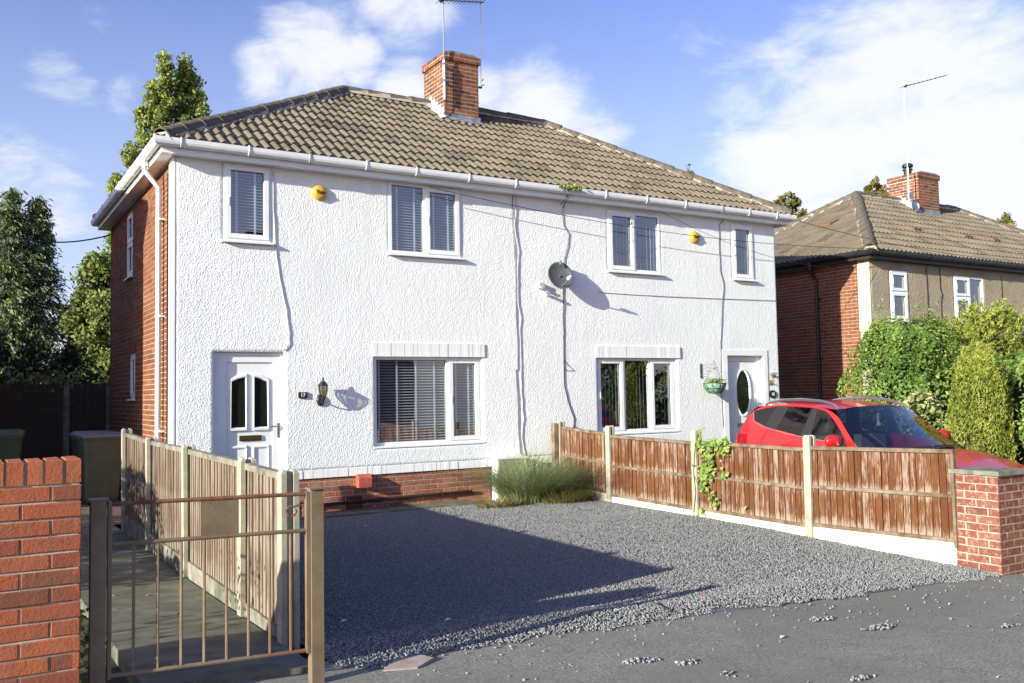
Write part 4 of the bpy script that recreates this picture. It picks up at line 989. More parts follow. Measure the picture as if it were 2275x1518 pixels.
cable([(1147, 430), (1144, 500), (1151, 560), (1150, 640), (1155, 720), (1158, 800), (1158, 880), (1162, 930), (1160, 970), (1165, 1012)], 'right one of the twin cables down the middle of the wall', simple('whitish_cable', (.5, .5, .5), .6), .007, wig=.02)
cable([(1256, 445), (1250, 475), (1252, 500), (1264, 520), (1262, 545), (1255, 570), (1252, 590)], 'cable hanging from the gutter plant to the satellite dish', CABLE, .006, wig=.02)
cable([(1251, 640), (1252, 720), (1253, 800), (1254, 860), (1265, 900), (1276, 930), (1274, 955)], 'cable dropping from the satellite dish to the fence post', CABLEB, .0065, wig=.012)
cable([(1253, 800), (1262, 812), (1276, 824), (1262, 824), (1255, 822)], 'small stray loop of wire on the cable under the dish', CABLE, .004, wig=0)
cable([(1611, 485), (1598, 500), (1597, 540), (1600, 600), (1608, 635), (1604, 680), (1601, 760), (1603, 860), (1606, 950)], 'long cable between the alarm box and the narrow window of number 18', CABLE, .006, wig=.012)
cable([(1330, 650), (1400, 655), (1480, 659), (1600, 664), (1724, 668)], 'thin cable running level from the dish to the right end of the wall', CABLE, .005, wig=.01)
# hanging basket
p = unp(1588, 852, 1, -.30); e = empty('hanging_basket', (p.x, -.30, p.z), 'green wire hanging basket of small plants to the left of door 18', 'hanging basket')
b = MB(); b.lathe([(.03, -.19), (.10, -.175), (.16, -.12), (.195, -.04), (.20, .0)], (0, 0, 0), 18); b.build('liner', simple('green_liner', (.16, .30, .22), .8, var=.5, sc_=20), e, smooth=True)
b = MB()
for k in range(10):
    a = 2*math.pi*k/10; b.tube([(.205*math.cos(a)*s_, .205*math.sin(a)*s_, z) for s_, z in ((1, 0), (.97, -.05), (.8, -.125), (.5, -.18))], .004, 4)
for s_, z in ((1.0, .002), (.92, -.09)): b.tube([(.207*math.cos(2*math.pi*k/20)*s_, .207*math.sin(2*math.pi*k/20)*s_, z) for k in range(21)], .005, 4)
b.build('wire_cage', DARKM, e)
bx = Vector((unp(1557, 820, 1, -.03).x, 0, 0)).x-p.x
b = MB()
for a in (0, 2.1, 4.2): b.tube([(.2*math.cos(a), .2*math.sin(a), 0), (0, 0, .42)], .0025, 3)
b.build('chains', DARKM, e)
n = 220; P = rng.normal(size=(n, 3))*np.array([.085, .085, .03])+np.array([0, 0, .03]); leafmesh('plants', P, rng.uniform(.015, .03, n), mat_leaf('basket_leaf', (.04, .10, .02), (.16, .25, .03), (.45, .40, .08)), parent=e, kind='stuff')
e2 = empty('basket_bracket', (unp(1557, 820, 1, -.03).x, -.02, unp(1557, 820, 1, -.03).z), 'black scrolled wall bracket above the hanging basket', 'bracket')
b = MB(); b.box(-.012, -.02, -.17, .012, 0, .10); b.build('wall_bar', DARKM, e2)
b = MB(); ex = p.x-e2.location.x; b.tube([(0, -.015, .08), (0.06, -.10, .085), (.15, -.2, .07), (ex, -.28, .02), (ex, -.29, -.02)], .004, 4); b.tube([(0, -.015, -.12), (.06, -.10, -.09), (.14, -.19, -.02), (.2, -.24, .03)], .004, 4); b.tube([(.02, -.03, 0), (.08, -.1, .02), (.1, -.13, -.03), (.06, -.09, -.05)], .003, 4); b.build('scroll', DARKM, e2)
# porch lamp of 18
p = unp(1722, 850, 1, -.1); e = empty('wall_lantern', (p.x-.06, 0, p.z), 'small brass and glass wall lamp at the edge of the wall beside door 18', 'wall lamp')
b = MB(); b.lathe([(.05, 0), (.05, .02), (.03, .03)], (0, -.022, 0), 12, T=RX); b.tube([(0, -.04, 0), (0, -.12, .0), (.0, -.13, .08)], .01, 6); b.build('bracket', simple('brass_lamp', (.35, .24, .12), .4, .5, .5), e)
b = MB(); b.lathe([(.03, .08), (.045, .13), (.05, .16)], (0, -.13, 0), 12); b.build('lamp_glass', mat_glass('lantern_glass'), e)
b = MB(); b.lathe([(.085, .165), (.08, .17), (.03, .19), (.0, .2)], (0, -.13, 0), 14); b.build('lamp_hood', METAL, e)
# flue terminal, pipe, meter box
p = unp(811, 1068, 1, -.12)
e = empty('flue_terminal', (p.x, 0, p.z), 'red box-shaped flue cover sticking out of the brick plinth', 'flue cover')
b = MB(); b.prism([(-.008, -.10), (-.008, .09), (-.09, .088), (-.14, .04), (-.14, -.10)], 0, -.10, .10); b.build('cover', simple('flue_red', (.42, .10, .055), .6, var=.2), e, fix=True)
b = MB(); b.tube([(1.52, -.045, .345), (2.3, -.05, .355), (3.2, -.05, .36), (4.4, -.045, .372)], .021, 8)
for x in (1.8, 2.9, 3.9): b.box(x-.012, -.072, .33, x+.012, -.004, .385)
tag(b.build('waste_pipe', simple('dark_brown_pipe', (.035, .022, .02), .5)), 'dark brown pipe running level along the brick plinth', 'pipe')
e = empty('meter_box', (5.03, 0, .2), 'white meter box standing against the plinth behind the grass clump', 'meter box')
b = MB(); b.box(-.26, -.21, 0, .28, -.04, .64); b.build('case', SMOOTHW, e)
b = MB(); b.box(-.235, -.222, .03, .255, -.21, .61); b.build('door', CONC, e); b = MB(); b.box(-.28, -.235, .64, .30, -.03, .665); b.build('lid', SMOOTHW, e)
# chimney aerials
def aerial(name, base, top, arm, label, n_el=12, ml=.0125):
    e = empty(name, base, label, 'aerial'); B0 = Vector(base)
    b = MB(); b.tube([(0, 0, 0), Vector(top)-B0], ml, 6); b.build('mast', simple('mast_grey', (.45, .46, .48), .4, .5, .7), e)
    a0, a1 = Vector(arm[0])-B0, Vector(arm[1])-B0; d = (a1-a0).normalized(); s = d.cross(Vector((0, 0, 1))).normalized()
    b = MB(); b.tube([a0, a1], .010, 5); b.build('boom', simple('aerial_dark', (.05, .05, .055), .5), e)
    for k in range(n_el):
        q = a0.lerp(a1, (k+.5)/n_el); l_ = .17-.005*k; b = MB(); b.tube([q-s*l_, q+s*l_], .006, 4); b.tube([q-d*.012-Vector((0, 0, .012)), q+d*.012+Vector((0, 0, .012))], .012, 4); b.build('element', simple('aerial_dark', (.05, .05, .055), .5), e)
    b = MB(); b.tube([a0.lerp(a1, .06)+Vector((-.02, 0, -.02)), a0.lerp(a1, .06)+Vector((.05, 0, .03))], .03, 6); b.build('dipole_box', DARKM, e)
    return e
cx = 5.235
tp = unp(985, -40, 1, 2.2)
e = aerial('television_aerial', (cx-.04, 2.22, 7.32), (cx-.04, 2.22, 9.62), ((cx-.15, 2.2, unp(985, 3, 1, 2.2).z), (unp(1068, 3, 1, 2.2).x+.1, 2.25, unp(1068, 3, 1, 2.2).z+.02)), 'tall television aerial on a white mast strapped to the front chimney corner')
b = MB(); b.tube([(0, 0, 0), (0, 0, .75)], .024, 8); b.build('white_sleeve', UPVC, e)
b = MB()
for z in (.35, .66): b.box(-.03, -.03, z, .05, .10, z+.025)
b.build('strap', METAL, e)
b = MB(); b.tube([(.02, -.02, .7), (.05, -.012, .3), (.06, .03, 0), (.055, .05, -.3)], .007, 5); b.build('lead_cable', CABLEB, e)
p0, p1 = unp(1068, 192, 1, 2.25), unp(1067, -30, 1, 2.25)
e = empty('thin_aerial_mast', (6.02, 2.34, p0.z), 'thin wire mast at the right side of the white house chimney', 'aerial')
b = MB(); b.tube([(0.0, -.04, 0), (p1.x-6.02, -.09, p1.z-p0.z)], .0075, 5); b.build('mast', CABLE, e)
b = MB(); b.box(-.05, -.06, -.02, .02, -.02, .01); b.tube([(0, -.05, 0.02), (.07, -.05, .06)], .012, 4); b.tube([(.02, -.05, .12), (.05, -.05, .17)], .01, 4)
for z in (.35, .62, .95, 1.3): b.lathe([(.012, -.012), (.012, .012)], (p1.x*0-.0, -.05, z), 6)
b.build('bracket', DARKM, e)
q0, q1 = unp(2020, 455, 1, 2.25), unp(2008, 200, 1, 2.25); a1 = unp(2102, 168, 1, 2.25); a0 = unp(2006, 193, 1, 2.25)
e = aerial('television_aerial', tuple(q0), tuple(q1), (tuple(a0), tuple(a1)), 'television aerial on the brown house chimney, its boom pointing right', 10, .010)
b = MB(); b.tube([(0, 0, 0), (0, 0, 1.0)], .019, 8); b.build('white_sleeve', UPVC, e)
b = MB(); b.box(-.02, -.05, .15, .12, -.01, .32); b.lathe([(.001, -.02), (.13, .0), (.15, .03), (.16, .03), (.13, -.012), (.001, -.035)], (.15, -.06, -.02), 14, T=Matrix.Rotation(R(80), 4, 'X')); b.build('small_dish', METAL, e)
# overhead wires
def wire(a, c, sag, label, r=.008, mt=CABLEB):
    a, c = Vector(a), Vector(c); pts = [a.lerp(c, t/16)-Vector((0, 0, sag*4*(t/16)*(1-t/16))) for t in range(17)]; b = MB(); b.tube(pts, r, 4)
    tag(b.build('overhead_wire', mt), label, 'wire', 'overhead wires')
wire((3.64, -.22, 5.02), (13.9, -.3, 4.77), .22, 'thin overhead wire sloping across the white wall from the upstairs window of 17', .006)
wire((11.6, -.25, 5.2), (22, -.4, 4.95), .25, 'thin overhead wire crossing in front of the brown house roof', .006)
wire((7.2, -1.4, 4.75), (14.15, -.1, 4.4), .3, 'lower thin overhead wire between the white and the brown house', .004)
wa = unp(-60, 495, 1, 8); wire(tuple(wa), (.0, 6.0, 5.0), .25, 'dark overhead wire in front of the conifer, reaching the back corner of the house', .014)
# ------------------------------------------------------------ fences, walls, gate
def h_post(h, mt):   # concrete fence post, slots open towards +-y, chamfered top
    b = MB(); t = .02
    def col(x0, x1, y0, y1):
        ch = .022
        b.add([(x0, y0, 0), (x1, y0, 0), (x1, y1, 0), (x0, y1, 0), (x0, y0, h-ch), (x1, y0, h-ch), (x1, y1, h-ch), (x0, y1, h-ch), (x0+(ch*.6 if x0 < 0 else 0), y0+ch*.5, h), (x1-(ch*.6 if x1 > 0 else 0), y0+ch*.5, h), (x1-(ch*.6 if x1 > 0 else 0), y1-ch*.5, h), (x0+(ch*.6 if x0 < 0 else 0), y1-ch*.5, h)],
              [(0, 3, 2, 1), (0, 1, 5, 4), (1, 2, 6, 5), (2, 3, 7, 6), (3, 0, 4, 7), (4, 5, 9, 8), (5, 6, 10, 9), (6, 7, 11, 10), (7, 4, 8, 11), (8, 9, 10, 11)])
    col(-.055, -.022, -.048, .048); col(.022, .055, -.048, .048); b.box(-.0221, -.018, 0, .0221, .018, h-.012)
    return b.mesh('post', mt)
def board_mesh(w_, h, mt, seed, n=1):
    rd = random.Random(seed); b = MB(); t0, t1 = .014, .006; z = [0, h]
    prof = [(-.0, 0), (-t0, .004), (-t1, w_+.012), (0, w_+.012)]
    c = rd.uniform(-.003, .003)
    b.add([(p[0], p[1], 0) for p in prof]+[(p[0]+c, p[1]+c, h) for p in prof], [(0, 1, 2, 3)[::-1], (4, 5, 6, 7), (0, 4, 5, 1)[::-1], (1, 5, 6, 2)[::-1], (2, 6, 7, 3)[::-1], (3, 7, 4, 0)[::-1]])
    return b.mesh('board', mt)
BMESH = {}
def panel_fence(root, X, posts, tops, ph, mt, railmt, gbmt, bw, pmt, post_tops, midrail=True, rails_out=True, end_y=None, seed=0):
    """posts: list of y (going towards the street); tops: (z at house end, z at street end) per bay"""
    rd = random.Random(seed)
    for y, zt in zip(posts, post_tops):
        zg = g1(X, y)-.05; o = link('post', h_post(zt-zg, pmt), root); o.location = (X, y, zg); o.rotation_euler = (rd.gauss(0, .004), rd.gauss(0, .004), 0)
    ys = posts+([end_y] if end_y is not None else [])
    for (ya, yb), (za, zb) in zip(zip(ys[:-1], ys[1:]), tops):
        A, B = ya-.045, yb+.045; Ln = A-B; n = int(round(Ln/bw)); w_ = Ln/n
        f = lambda y: za+(zb-za)*(A-y)/Ln
        for k in range(n):
            y = B+w_*k; wj = w_
            key = (round(w_, 3), mt.name, rd.randrange(5), round(ph, 3))
            if key not in BMESH: BMESH[key] = board_mesh(w_, ph-.012, mt, hash(key[2]) % 99)
            o = link('board', BMESH[key], root); o.location = (X+rd.gauss(0, .0012), y, f(y+w_/2)-ph+rd.gauss(0, .002)); o.rotation_euler = (rd.gauss(0, .004), 0, 0)
        def rail(dz0, dz1, d0, d1, nm='rail'):
            b = MB(); seg = 6; rows = []
            for k in range(seg+1):
                y = A-Ln*k/seg; z = f(y); wv = rd.gauss(0, .0015)
                rows.append([(X-d1+wv, y, z-dz1), (X-d1+wv, y, z-dz0-.004), (X-d1+.006, y, z-dz0), (X+d0, y, z-dz0), (X+d0, y, z-dz1)])
            b.grid(rows, close=True); b.add(rows[0], [(0, 1, 2, 3, 4)]); b.add(rows[-1], [(4, 3, 2, 1, 0)]); b.build(nm, railmt, root, fix=True)
        if rails_out:
            rail(-.012, .028, .012, .040, 'top_rail'); 
            if midrail: rail(ph*.5-.018, ph*.5+.018, -.0145, .036, 'mid_rail')
            rail(ph-.036, ph+.004, -.0145, .036, 'bottom_rail')
        else:
            rail(-.02, .022, .024, .028, 'top_rail')
        b = MB(); zg0, zg1 = g1(X, A)-.06, g1(X, B)-.06; x0, x1 = X-.026, X+.018
        b.add([(x0, A, zg0), (x1, A, zg0), (x1, B, zg1), (x0, B, zg1), (x0, A, f(A)-ph-.006), (x1, A, f(A)-ph-.006), (x1, B, f(B)-ph-.006), (x0, B, f(B)-ph-.006)], [(0, 3, 2, 1), (4, 5, 6, 7), (0, 1, 5, 4), (1, 2, 6, 5), (2, 3, 7, 6), (3, 0, 4, 7)])
        b.build('gravel_board', gbmt, root, fix=True)
fr = empty('panel_fence', (0, 0, 0), 'fence of peeling red-brown boards between pale concrete posts, between the driveway and the red car', 'fence')
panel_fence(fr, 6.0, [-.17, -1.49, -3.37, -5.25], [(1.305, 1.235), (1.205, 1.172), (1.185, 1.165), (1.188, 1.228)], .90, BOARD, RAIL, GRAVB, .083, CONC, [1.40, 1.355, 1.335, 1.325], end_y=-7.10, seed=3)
b = MB(); b.box(5.86, -.20, .15, 5.935, -.11, 1.37); b.build('timber_post', RAIL, fr)
b = MB(); b.box(5.94, -7.075, .28, 5.985, -7.045, 1.24); b.build('end_batten', RAIL, fr)
fl = empty('panel_fence', (0, 0, 0), 'weathered pale timber panel fence with concrete posts, between the side path and the driveway', 'fence')
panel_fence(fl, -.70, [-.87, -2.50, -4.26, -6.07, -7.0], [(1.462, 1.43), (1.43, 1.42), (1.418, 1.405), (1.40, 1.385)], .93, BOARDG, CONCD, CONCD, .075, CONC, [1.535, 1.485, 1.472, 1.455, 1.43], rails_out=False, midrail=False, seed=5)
for z in (.55, .95):  # rails on the drive side
    b = MB(); b.box(-.668, -6.95, z, -.640, -.92, z+.04); b.build('back_rail', RAIL, fl)
# brick pier on the right
pr_ = empty('brick_pier', (5.965, -7.50, 0), 'red brick gate pier with a flat concrete cap at the street end of the fence', 'brick pier')
b = MB(); b.box(.004, .004, -.02, .446, .446, 1.006); b.build('mortar_core', mat_noise2('pale_mortar', (.30, .255, .18), (.42, .37, .28), 12, .95, 80, .5), pr_)
for O, ang in (((0, 0, .02), 0), ((0, .45, .02), -math.pi/2), ((.45, 0, .02), math.pi/2), ((.45, .45, .02), math.pi)):
    lay = []
    for r_ in range(13):
        ln_ = [.2175, .2175] if (r_+(0 if ang in (0, math.pi) else 1)) % 2 == 0 else [.1035, .215, .1035]
        x = 0 
        for l_ in ln_: lay.append((x, r_*.0755, l_, .0655)); x += l_+.0125
    lay_bricks(pr_, face_T(O, ang), lay, BR_PIER, depth=.03, limit=300)
b = MB(); b.box(-.03, -.03, 1.008, .48, .48, 1.05)
b.add([(-.03, -.03, 1.05), (.48, -.03, 1.05), (.48, .48, 1.05), (-.03, .48, 1.05), (.225, .225, 1.062)], [(0, 1, 4), (1, 2, 4), (2, 3, 4), (3, 0, 4)]); b.build('cap_stone', CONCD, pr_)
# brick garden wall on the left
gw = empty('garden_wall', (-1.945, -7.90, 0), 'low orange brick garden wall topped with bricks on edge, beside the metal gate', 'wall')
Lw = 3.2; zb = .36; ztop = 1.612
b = MB(); b.box(-Lw, .0085, zb-.1, -.006, .207, ztop-.012); b.build('mortar_core', MORT, gw)
nc_ = int((ztop-.113-zb)/.0752)
for O, ang, ln_ in (((-Lw, 0, 0), 0, Lw), ((0, .215, 0), math.pi, Lw), ((0, 0, 0), math.pi/2, .215)):
    lay = []
    for r_ in range(nc_+1):
        z = ztop-.113-.0752*(r_+1)
        if ln_ < 1: lay.append((.001, z, .213, .065)) if r_ % 2 else lay.extend([(.001, z, .102, .065), (.113, z, .101, .065)]); continue
        x = ln_; first = True
        while x > .02:
            l_ = (.118 if r_ % 2 == 0 else .238) if first else .238
            a_ = max(0, x-l_); lay.append((a_ if ang == 0 else ln_-x, z, x-a_, .066)); x = a_-.0095; first = False
    lay_bricks(gw, face_T(O, ang), lay, BR_WALL, depth=.03, limit=300, key=(lambda t: -t[0]) if ang == 0 else None, skew=.003)
cm = []
for j in range(4):
    bb = MB(); rd = random.Random(j); e_ = lambda: rd.uniform(-.002, .002)
    vs = [(0+e_(), 0+e_(), 0), (.066+e_(), e_(), 0), (.066+e_(), .215+e_(), 0), (e_(), .215+e_(), 0)]
    c_ = .006
    vs += [(p[0], p[1], .108-c_) for p in vs]+[(p[0]+(c_ if p[0] < .03 else -c_), p[1]+(c_ if p[1] < .1 else -c_), .108+e_()) for p in vs]
    bb.add(vs, [(0, 3, 2, 1), (0, 1, 5, 4), (1, 2, 6, 5), (2, 3, 7, 6), (3, 0, 4, 7), (4, 5, 9, 8), (5, 6, 10, 9), (6, 7, 11, 10), (7, 4, 8, 11), (8, 9, 10, 11)]); cm.append(bb.mesh('coping_brick', BR_WALL))
for k in range(int(Lw/.0775)):
    o = link('coping_brick', cm[k % 4], gw); o.location = (-.067-k*.0775, random.uniform(-.002, .002), ztop-.110+random.uniform(-.002, .001)); o.rotation_euler = (0, random.uniform(-.01, .01), random.uniform(-.012, .012))
# gate and its posts
GY = -7.80
for i, (x, zt, lb) in enumerate([(-1.862, 1.412, 'brown square steel gate post beside the brick garden wall'), (-.806, 1.392, 'brown square steel gate post at the end of the pale timber fence')]):
    e = empty('gate_post', (x, GY, g1(x, GY)-.03), lb, 'gate post', 'steel posts on either side of the gate'); h = zt-g1(x, GY)+.03
    b = MB(); b.box(-.033, -.033, 0, .033, .033, h-.008); b.build('post_tube', RUST, e); b = MB(); b.box(-.043, -.043, h-.008, .043, .043, h); b.build('cap_plate', RUST, e)
gt = empty('metal_gate', (-1.82, GY, .55), 'low brown metal bar gate with a blank square plate, rusty along the top rail', 'gate')
xl, xr = -1.818, -.842
zt_ = lambda x: 1.383-.022*(x-xl)/(xr-xl)-.0; zm_ = lambda x: zt_(x)-.19; zbt = lambda x: .585-.035*(x-xl)/(xr-xl)
def bar(nm, p, q, r_, mt=RUST, n=6): 
    b = MB(); o = Vector(gt.location); b.tube([Vector(p)-o, Vector(q)-o], r_, n); return b.build(nm, mt, gt)
bar('rail', (xl, GY, zt_(xl)), (xr, GY, zt_(xr)), .0105, RUSTR, 8); bar('rail', (xl, GY, zm_(xl)), (xr, GY, zm_(xr)), .0105, RUST, 8); bar('rail', (xl, GY, zbt(xl)), (xr, GY, zbt(xr)), .0105, RUST, 8)
for x in (xl+.004, xr-.012):
    b = MB(); o = gt.location; b.box(x-o.x-.006, -.018, zbt(x)-o.z-.012, x-o.x+.012, .018, zt_(x)-o.z+.012); b.build('stile', RUST, gt)
for k in range(8):
    x = xl+(xr-xl)*(.117+.1116*k); bar('bar', (x, GY, zbt(x)), (x, GY, zm_(x)), .0072)
b = MB(); o = gt.location; b.box(-1.396-o.x, -.004, zm_(-1.3)-o.z-.004, -1.208-o.x, .004, zt_(-1.3)-o.z+.004); b.build('plate', RUST, gt)
b = MB(); b.box(.955, .02, .69, .985, .05, .755)
pts = [Vector((.955, .035, .745)), Vector((.93, .035, .75))]+[Vector((.895+.026*math.cos(a), .035, .722+.026*math.sin(a))) for a in np.linspace(1.0, 6.6, 14)]
b.tube(pts, .0055, 5); b.build('latch', RUSTR, gt)
# back fence across the alley, and bins
bf = empty('back_fence', (0, 6.4, .3), 'dark timber fence with a concrete post across the far end of the side alley', 'fence')
for y0_, x0_, x1_ in ((0, -3.2, -.73), (0, -.63, .02)):
    n = int((x1_-x0_)/.11)
    for k in range(n):
        b = MB(); xx = x0_+(x1_-x0_)*k/n; b.box(xx, 0, -.1, xx+(x1_-x0_)/n-.004, .016, 1.90+.004*mn.noise((k*1.7, 0, 0))); b.build('board', BOARDD, bf)
for x in (-.68, .05):
    o = link('post', h_post(2.02, CONCD), bf); o.location = (x, .0, -.1); o.rotation_euler = (0, 0, math.pi/2)
b = MB()
for k in range(26):
    x = -1.62+k*.035+rng.normal()*.004; b.tube([(x, .03, 1.85), (x+rng.normal()*.02, .03, 2.12+rng.normal()*.03)], .006, 4)
b.build('trellis', simple('pale_canes', (.20, .15, .09), .9), bf)
n = 200; P = np.stack([rng.uniform(-1.7, -.4, n), rng.normal(size=n)*.08, 1.98+rng.normal(size=n)*.12], 1)
o = leafmesh('creeper_leaves', P+np.array([0, 6.45, .3]), .05, mat_leaf('pale_creeper_leaf', (.12, .17, .06), (.30, .34, .14), (.42, .40, .2)), kind='stuff'); tag(o, 'pale leaves of a creeper along the top of the dark back fence', 'leaves')
def bin_(x, y, rz, label, bodyc, lidc):
    e = empty('wheelie_bin', (x, y, g1(x, y)+.012), label, 'wheelie bin', 'bins in the side alley'); e.rotation_euler = (0, 0, rz)
    b = MB(); 
    rows = []
    for z, wx, wy in ((.04, .22, .24), (.1, .235, .26), (.85, .275, .33), (.98, .285, .345), (.985, .30, .36), (1.02, .30, .36)):
        rows.append([(-wx, -wy, z), (-wx*.6, -wy-.012, z), (wx*.6, -wy-.012, z), (wx, -wy, z), (wx+.005, 0, z), (wx, wy, z), (-wx, wy, z), (-wx-.005, 0, z)])
    b.grid(rows, close=True); b.add(rows[0], [tuple(range(7, -1, -1))]); b.build('body', bodyc, e)
    b = MB(); r1 = [(-.31, -.385, 1.022), (.31, -.385, 1.022), (.31, .37, 1.03), (-.31, .37, 1.03)]; r2 = [(-.31, -.385, 1.045), (.31, -.385, 1.045), (.31, .37, 1.07), (-.31, .37, 1.07)]; r3 = [(-.25, -.32, 1.085), (.25, -.32, 1.085), (.25, .33, 1.105), (-.25, .33, 1.105)]
    b.grid([r1, r2, r3], close=True); b.add(r3, [(0, 1, 2, 3)]); b.add(r1, [(3, 2, 1, 0)]); b.build('lid', lidc, e)
    b = MB(); b.tube([(-.26, .40, 1.0), (.26, .40, 1.0)], .017, 8); b.build('handle', bodyc, e)
    for s in (-1, 1):
        w = MB(); w.tube([(s*.24, .27, .09), (s*.29, .27, .09)], .10, 16); w.build('wheel', DARKM, e)
bin_(-.585, 2.75, R(8), 'olive green wheelie bin with a pale bluish lid beside the house wall', simple('bin_olive', (.075, .10, .07), .5), simple('bin_lid_blue', (.16, .18, .24), .35, .5))
bin_(-1.90, 2.6, R(-6), 'darker green wheelie bin at the left edge, half hidden behind the brick wall', simple('bin_green', (.05, .07, .03), .5), simple('bin_green_lid', (.06, .08, .035), .45))
# ------------------------------------------------------------ red car
car = empty('parked_car', (8.45, -2.38, .015), 'red hatchback car with silver roof rails parked behind the board fence', 'car')
RED = mat('car_red', lambda N, L: (lambda p: (setattr(p.inputs['Coat Weight'], 'default_value', .6), setattr(p.inputs['Coat Roughness'], 'default_value', .04), p.outputs[0])[2])(N('ShaderNodeBsdfPrincipled', i_Base_Color=(.48, .010, .013, 1), i_Roughness=.35)))
CGL = mat_glass('car_glass', (.42, .45, .46), 1.42, True); CGLD = mat_glass('car_privacy_glass', (.16, .16, .17), 1.42, True); CWS = mat_glass('car_windscreen', (.22, .26, .28), 1.75, True)
CHR = simple('car_satin_silver', (.55, .56, .58), .28, .5, .9); INT = simple('car_interior', (.03, .03, .032), .8, .2); SEATM = simple('car_seat_grey', (.17, .19, .18), .8, .2); TYRE = simple('car_tyre', (.02, .02, .02), .85, .2)
def hw(z):  # half width of the side at height z
    return float(np.interp(z, [.2, .35, .65, .92, 1.06, 1.2, 1.4, 1.55, 1.62], [.80, .88, .915, .905, .885, .84, .755, .69, .66]))
def taper(s): return float(np.interp(s, [0, .15, .6, 3.4, 4.1, 4.5], [.86, .95, 1, 1, .95, .80]))
cp_ = lambda s, z, sd, out_=0: (sd*(hw(z)*taper(s)+out_), -s, z)
inner = [(.40, 1.45), (.45, 1.37), (.71, 1.305), (1.27, 1.215), (2.2, 1.125), (2.42, 1.06), (2.25, 1.25), (2.0, 1.45), (1.82, 1.552), (1.48, 1.585), (.86, 1.60), (.36, 1.535)]
outer = [(.13, 1.30), (.03, .97), (.62, .93), (1.27, .93), (2.2, .93), (2.72, .95), (2.50, 1.13), (2.24, 1.36), (2.02, 1.545), (1.5, 1.63), (.86, 1.62), (.34, 1.585)]
b = MB()
for sd in (-1, 1):
    rows = []
    for t in (0, .35, .7, 1.0): rows.append([cp_(i[0]+(o[0]-i[0])*t, i[1]+(o[1]-i[1])*t, sd, 0 if t else -.012) for i, o in zip(inner, outer)])
    b.grid(rows, close=True)
# lower body loft
st = [0, .06, .2, .62, 1.27, 2.2, 2.72, 2.95, 3.2, 3.5, 3.8, 4.1, 4.3, 4.45, 4.5]
topz = lambda s: float(np.interp(s, [0, 2.72, 2.95, 3.2, 3.5, 3.8, 4.1, 4.35, 4.5], [.95, .95, 1.03, .965, .88, .79, .70, .62, .55]))
rows = []
for s in st:
    tz = topz(s); k = taper(s)*(1 if s > .05 else .98)
    side = [(.20, .78), (.32, .87), (.65, .915), (.80, .91)]
    ring_ = [(x*k, z) for z, x in side if z < tz-.02]
    while len(ring_) < 4: ring_.append((ring_[-1][0]*.985, ring_[-1][1]+.02))
    ring_.append((hw(min(tz, .93))*k, min(tz-.0, .93)))
    if s >= 2.72: ring_ += [(.80*k, tz-.005), (.55*k, tz+.022), (.2*k, tz+.034)]
    else: ring_ += [(.80*k, .94), (.5*k, .94), (.2*k, .94)]
    full_ = [(-x, -s, z) for x, z in ring_]+[(x, -s, z) for x, z in ring_[::-1]]
    rows.append(full_)
b.grid(rows); b.add(rows[-1], [tuple(range(len(rows[-1])))])
# tail and roof
rl = [(.0, .25), (-.06, .55), (-.02, .80), (.03, .97), (.13, 1.30), (.34, 1.585)]
rows = []
for s, z in rl: rows.append([(hw(z)*taper(max(s, .05))*x_, -s+.07*(1-x_*x_), z) for x_ in np.linspace(-1, 1, 9)])
b.grid(rows)
rf = [(.34, 1.585), (.86, 1.62), (1.5, 1.63), (2.02, 1.545)]
rows = []
for s, z in rf: rows.append([(hw(z)*taper(s)*x_, -s+(.06*(1-x_*x_) if s < .5 else 0)-(.10*(1-x_*x_) if s > 1.9 else 0), z+.055*(1-abs(x_)**2.5)) for x_ in np.linspace(-1, 1, 11)])
b.grid(rows)
body = b.build('body', RED, car, smooth=True, fix=True)
md = body.modifiers.new('s', 'SUBSURF'); md.levels = 1; md.render_levels = 2
# hood centre line shut and windscreen
ws = []
for s, z in ((2.01, 1.553), (2.24, 1.365), (2.50, 1.135), (2.70, 1.0)): ws.append([((hw(z)*taper(s)-.012)*x_, -s-.10*(1-x_*x_)-.10*(1-x_*x_)*(2.70-s < .3)-.06*(1-x_*x_)*(1.553-z)/.5, z+.045*(1-x_*x_)*(z-.9)/.6) for x_ in np.linspace(-1, 1, 13)])
b = MB(); b.grid(ws); b.build('windscreen', CWS, car, smooth=True)
b = MB(); b.tube([(-.70, -2.74, 1.055), (-.2, -2.94, 1.075), (.0, -2.96, 1.08)], .010, 5); b.tube([(.05, -2.95, 1.08), (.68, -2.76, 1.06)], .010, 5); b.build('wiper', DARKM, car)
b = MB(); b.add([(-.80, -2.62, .99), (.80, -2.62, .99), (.80, -2.72, 1.0), (.45, -2.9, 1.045), (0, -2.97, 1.06), (-.45, -2.9, 1.045), (-.80, -2.72, 1.0)], [tuple(range(7))]); b.build('scuttle', DARKM, car)
